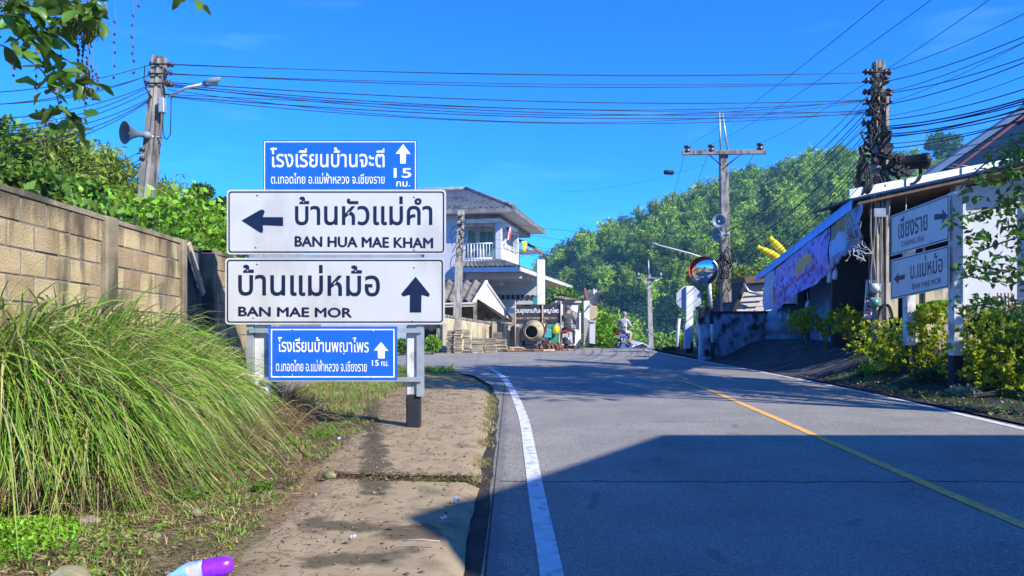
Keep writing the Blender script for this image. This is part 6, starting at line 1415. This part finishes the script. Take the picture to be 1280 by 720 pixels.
for pts_, r_ in (([(-60,-60),(-10,-10),(30,10),(60,20)],.012),([(-20,50),(5,58),(30,72),(52,88),(62,105)],.004),([(30,-20),(70,0),(100,10),(118,25)],.008),([(62,105),(75,88),(95,95),(105,108)],.003),([(95,20),(104,60),(100,95),(96,110)],.003),([(70,110),(73,128),(80,142),(95,160)],.003),([(0,0),(15,30),(25,45),(15,55)],.005)):
    cubic('twig', [W(a_,b_,3.6) for a_, b_ in pts_], r_, MT['bark'], tl, 5)
SEED = mat('seed_pod', (.05,.02,.02), .6, col2=(.10,.06,.04), scale=20, bump=0)
for (px, y0, y1, nb) in ((45,60,140,4),(60,20,98,3),(75,30,130,5),(98,35,95,7),(104,30,108,9),(110,50,112,9),(115,60,125,8),(121,80,110,5),(107,75,150,6),(143,-20,98,6),(166,-20,92,7),(172,-30,8,2),(17,60,95,3)):
    mb = MB(); x_ = px; L2 = [W(px + 1.5*math.sin(k), lerp(y0,y1,k/6), 3.6) for k in range(7)]; mb.tube(L2, .0011, 4, caps=False)
    so__ = mb.build('seed_strand', MT['bark'], tl)
    for k in range(nb):
        y = lerp(y0, y1, 1 - (k/ max(nb,1))*.7 - rq.uniform(0,.05)); MB().lathe([(.001,-.010),(.004,-.006),(.006,.0),(.004,.006),(.001,.009)], c=W(px+rq.uniform(-1.5,1.5), y, 3.6), rot=(rq.uniform(-.6,.6),rq.uniform(-.6,.6),0), n=7).build('seed_pod', SEED, so__)
mb = MB()
for k in range(220):
    c = W(rq.gauss(104,9), rq.gauss(28,14), 3.6+rq.uniform(-.06,.06)); mb.tube([c, c+Vector((rq.uniform(-.02,.02),rq.uniform(-.02,.02),rq.uniform(-.05,.01)))], rq.uniform(.001,.004), 4)
tw = mb.build('dry_twigs', MT['dryred'], tl); tw['kind'] = 'stuff'
# right tree
rt = thing('leafy_tree', 'glossy-leaved tree reaching in from the right edge over the sign', 'tree', (9.3,9.2,0))
mb = MB(); tr = [(9.3,9.2,-.1),(9.25,9.1,1.5),(9.1,9.2,3.0),(8.9,9.4,4.4),(9.3,9.0,6.0)]; mb.tube(tr, [.13,.11,.09,.06,.03], 10); mb.build('trunk', MT['bark'], rt)
mr2 = leaf_meshes(.135,.070,LNR)
bl = [((9.1,9.2,3.0),(1290,205),(1240,200),(1200,236)),((9.1,9.2,3.2),(1300,180),(1262,182),(1240,190)),((9.2,9.2,2.6),(1300,250),(1250,258),(1180,278)),((9.2,9.2,2.6),(1310,290),(1262,300),(1215,318)),((9.2,9.2,2.2),(1310,330),(1258,338),(1205,330)),((9.2,9.2,2.0),(1300,370),(1250,378),(1195,385)),((9.1,9.2,2.2),(1300,350),(1240,350),(1210,345))]
for b0, *pp_ in bl: cubic('branch', [Vector(b0)] + [W(a_,b_,10.2) for a_, b_ in pp_], .012, MT['bark'], rt, 5)
leafy(rt, [(1268,188,12,5,20),(1246,190,6,4,6),(1258,210,16,6,22),(1228,224,10,5,14),(1212,240,8,4,9),(1275,230,10,10,18),(1268,255,14,8,24),(1235,262,10,5,12),(1205,272,9,4,11),(1186,278,5,3,6),(1272,285,12,10,24),(1240,290,10,8,14),(1218,300,8,7,12),(1206,325,8,10,16),(1222,340,10,7,12),(1250,322,12,7,16),(1272,325,10,10,14),(1262,352,14,5,12),(1240,345,8,5,8),(1225,372,12,4,12),(1255,378,14,5,12),(1200,386,12,4,10)], 10.2, mr2, .55, .9, .5)
fp_ = []
for (px, py, sx, sy, k_) in [(1270,195,14,8,300),(1262,215,16,8,350),(1228,226,9,5,120),(1272,240,12,10,350),(1255,258,14,7,220),(1215,270,12,4,110),(1275,290,9,12,300),(1225,300,12,8,200),(1212,328,9,9,180),(1245,335,14,7,200),(1275,340,8,12,250),(1235,378,22,6,260),(1275,385,10,10,200),(1272,175,8,5,120)]:
    for _ in range(int(k_*.12)): fp_.append(W(px+rq.gauss(0,sx), py+rq.gauss(0,sy), 10.2+rq.uniform(-.5,.8)))
fp_ = np.array([tuple(a) for a in fp_]); dd_ = rng.normal(size=fp_.shape); dd_[:,2] -= .5
v_, q_ = leaves(len(fp_), fp_, dd_, .12, .06); plant_mesh('foliage', v_ - np.array([9.3,9.2,0]), q_, LNR, rt, kind='stuff')
v_, q_ = leaves(5200, *(lambda p, d: (p + np.array([9.9,9.4,4.6]), d))(*clumpy(5200, 1.2,1.7,2.3,30,.4,droop=.4)), .12, .06)
kk = (v_.reshape(-1,4,3)[:,0,0]/v_.reshape(-1,4,3)[:,0,1]) > .745
v_ = v_.reshape(-1,4,3)[kk].reshape(-1,3); q_ = np.arange(len(v_)).reshape(-1,4); co = plant_mesh('crown', v_ - np.array([9.3,9.2,0]), q_, LNR, rt, kind='stuff')
# ------------------------------------------------------------------ trees and vines behind the block wall
def tree(x, y, zc, rx, rz, label, m='lf_mid', n=3200, L_=.16, w_=.09, k=30, cr=.36, trunk_r=.12, name='tree', plume=False):
    g = T(x, y) if y < 60 else hill(x, y); t = thing(name, label, 'tree', (x, y, g))
    if plume:
        K_ = 26; a = rng.uniform(0,6.28,K_); lean = rng.uniform(.1,1,K_); H_ = (zc-g)+rz; idx = rng.integers(0,K_,n); tt = rng.uniform(.3,1,n)**.6
        p = np.stack([np.cos(a[idx])*lean[idx]*tt**2*rx*1.1, np.sin(a[idx])*lean[idx]*tt**2*rx*1.1, H_*tt - rz*.8*lean[idx]**2*tt**3],1) + rng.normal(scale=.17,size=(n,3)); d = rng.normal(size=(n,3)); d[:,2] -= .7
        v_, q_ = leaves(n, p, d, L_*1.3*rng.uniform(.6,1.3,n), w_*.5)
        mb = MB()
        for j in range(K_):
            mb.tube([(math.cos(a[j])*lean[j]*s_**2*rx*1.05, math.sin(a[j])*lean[j]*s_**2*rx*1.05, H_*s_-rz*.8*lean[j]**2*s_**3) for s_ in (0,.35,.7,1)], [.035,.03,.02,.006], 5)
        mb.build('culms', MT['lf_bamboo'], t, world=False)['kind'] = 'stuff'
    else:
        p, d = clumpy(n, rx, rx, rz, k, cr, droop=.15); v_, q_ = leaves(n, p, d, L_*rng.uniform(.6,1.3,n), w_); v_ = v_ + np.array([0,0,zc-g])
        mb = MB(); mb.tube([(0,0,-.1),(.05,0,(zc-g)*.5),(-.05,.05,zc-g),(0,0,zc-g+rz*.6)], [trunk_r,trunk_r*.8,trunk_r*.5,.02], 7); mb.build('trunk', MT['bark'], t, world=False)
        for j in range(7):
            a = rq.uniform(0,6.28); e = Vector((math.cos(a)*rx*.8, math.sin(a)*rx*.8, zc-g+rq.uniform(-.3,.6)*rz)); s0 = Vector((0,0,(zc-g)*rq.uniform(.45,.9))); MB().tube([s0, s0.lerp(e,.5)+Vector((0,0,.1)), e], [trunk_r*.4,trunk_r*.25,.012], 5).build('branch', MT['bark'], t, world=False)
    plant_mesh('crown', v_, q_, MT[m], t)
    return t
def tpx(px, py, Y, rpx, rpy, label, **kw):
    c = W(px, py, Y); return tree(c.x, Y, c.z, rpx*Y/F, rpy*Y/F, label, **kw)
tpx(-20,205,13,52,75,'tall bushy tree at the far left edge behind the block wall', n=5000)
tpx(70,222,15,50,58,'rounded feathery bamboo crown left of the leaning pole', m='lf_bamboo', n=7000, plume=True)
tpx(45,235,13.5,45,40,'mid-green bushy tree just above the block wall', n=4200)
tpx(130,240,16,42,48,'olive-green bamboo behind the horn loudspeaker', m='lf_bamboo', n=6500, plume=True)
tpx(105,255,14,45,28,'dense green shrubby tree directly over the wall coping', m='lf_mid', n=3800)
tpx(168,262,17,30,35,'tree crown touching the leaning pole from behind', m='lf_mid', n=3000)
tpx(213,262,19,36,32,'pale green bamboo tuft right of the leaning pole', m='lf_bamboo', n=4000, plume=True)
tpx(252,248,20,17,28,'slender dark tree with gaps of sky between its crown clumps', m='lf_dark', n=1500, k=9, cr=.42, trunk_r=.08)
tpx(276,268,21,18,22,'small dark tree beside the white sign board', m='lf_dark', n=1300, k=9)
tpx(305,275,24,22,35,'round dark tree half hidden behind the white sign boards', m='lf_dark', n=1600)
def hedge(x0, x1, y0, y1, z0, z1, n, label, m='lf_bright', L_=.10, w_=.07):
    t = thing('vine_hedge', label, 'hedge', ((x0+x1)/2, y0, 1)); yv = rng.uniform(y0,y1,n); xv = rng.uniform(x0,x1,n); zt = np.array([z1 + .18*ns(a, b, 1.5) for a, b in zip(xv, yv)])
    zv = z0 + (zt-z0)*rng.uniform(0,1,n)**.6; p = np.stack([xv, yv, zv],1) + rng.normal(scale=.06,size=(n,3)); d = rng.normal(size=(n,3)) + np.array([.5,-.4,.2])
    v_, q_ = leaves(n, p, d, L_*rng.uniform(.6,1.3,n), w_); plant_mesh('foliage', v_ - np.array(t.location), q_, MT[m], t); return t
hedge(-5.6,-4.25,9.5,15,1.5,2.95,9000,'bright green vine heaped on top of the wall beside the white signs')
hedge(-5.3,-3.95,4.0,9.6,1.3,2.38,5500,'mixed green scrub peeping over the block wall coping', m='lf_mid')
tag(hedge(-4.55,-4.42,8.4,9.2,1.9,2.45,500,'dark leaves over the recess in the block wall', m='lf_dark'))
# tree on the ridge
tree(108.7, 186, 44, 4.4, 4.4, 'single round tree standing on the ridge above the shop roof', m='lf_dark', n=2600, L_=.7, w_=.45, k=18, trunk_r=.3)
# ------------------------------------------------------------------ what stands right and behind the camera and throws the shade
bs = thing('unseen_house', 'unseen flat-roofed house at near right, roof outline shaped to throw the road shade', 'house', (11,-1,0))
poly = [(7.55,2.75),(14.5,2.75),(14.5,-11),(1.6,-11),(1.6,-6.6)]
poly = [(7.95,2.75),(16,2.75),(16,-12),(7.6,-12),(7.6,-4.1),(5.6,-.7)]  # outline fitted so the unseen roof's shade edge falls across the near road
def pl(z): return [(a,b,z) for a,b in poly]
MB().prism(pl(5.75), (0,0,.25)).build('roof', MT['concrete_dark'], bs)
MB().prism([(8.6,2.3,0),(15.5,2.3,0),(15.5,-11.5,0),(8.2,-11.5,0),(8.2,-3.6,0),(6.8,-.7,0)], (0,0,5.74)).build('wall', MT['offwhite'], bs)
for k in range(3):
    MB().box((10.6+k*1.7, 2.32, 4.2),(1.0,.08,1.2)).build('window', MT['green_glass'], bs); MB().box((8.18,-5-k*2.6,1.3),(.08,1.5,2.4)).build('shutter_door', MT['sheet_blue'], bs)
# spreading shade tree over the right verge
tx, ty = 10.6, 5.6
st_ = thing('shade_tree', 'spreading tree on the right verge whose crown shades the road', 'tree', (tx, ty, 0))
mb = MB(); mb.tube([(tx,ty,-.1),(tx-.1,ty+.1,2.5),(tx+.2,ty+.6,4.5),(tx+.2,ty+1.6,8.2)], [.2,.17,.13,.07], 10); mb.build('trunk', MT['bark'], st_)
for k in range(9):
    a = k*.7; MB().tube([(tx+.1,ty+.4,4+k*.12),(tx+1.4*math.cos(a),ty+1.4+1.6*math.sin(a),6.2+k*.1),(tx-.6+2.8*math.cos(a),ty+2.4+3.2*math.sin(a),8.2)], [.08,.05,.015], 6).build('branch', MT['bark'], st_)
p, d = clumpy(12000, 4.4, 4.8, 1.3, 80, .5, droop=.2); p = p + np.array([tx-.8, ty+2.7, 8.3]); v_, q_ = leaves(12000, p, d, .2, .11)
vv = v_.reshape(-1,4,3); kk = ~((np.abs(vv[:,0,0]/np.maximum(vv[:,0,1],.1)) < .72) & ((vv[:,0,2]-1.3)/np.maximum(vv[:,0,1],.1) < .45)); v_ = vv[kk].reshape(-1,3); q_ = np.arange(len(v_)).reshape(-1,4)
plant_mesh('crown', v_ - np.array([tx,ty,0]), q_, MT['lf_mid'], st_, kind='stuff')

patchgrass('bed_weeds', 1100, lambda n: (lambda x_, y_: np.stack([x_, y_, np.array([T(a,b)+.03 for a,b in zip(x_,y_)])],1))(6.25+np.abs(rng.normal(scale=.45,size=n)), rng.uniform(8.2,15.0,n)), .05, .22, [MT['lf_mid'], MT['lf_dark'], MT['lf_dark']], w=.014, up=(.5,2))

if HAZE:
    haze = hb.build('haze', hm); tag(haze, kind='stuff'); haze['label'] = 'thin blue morning haze over the village and hill'
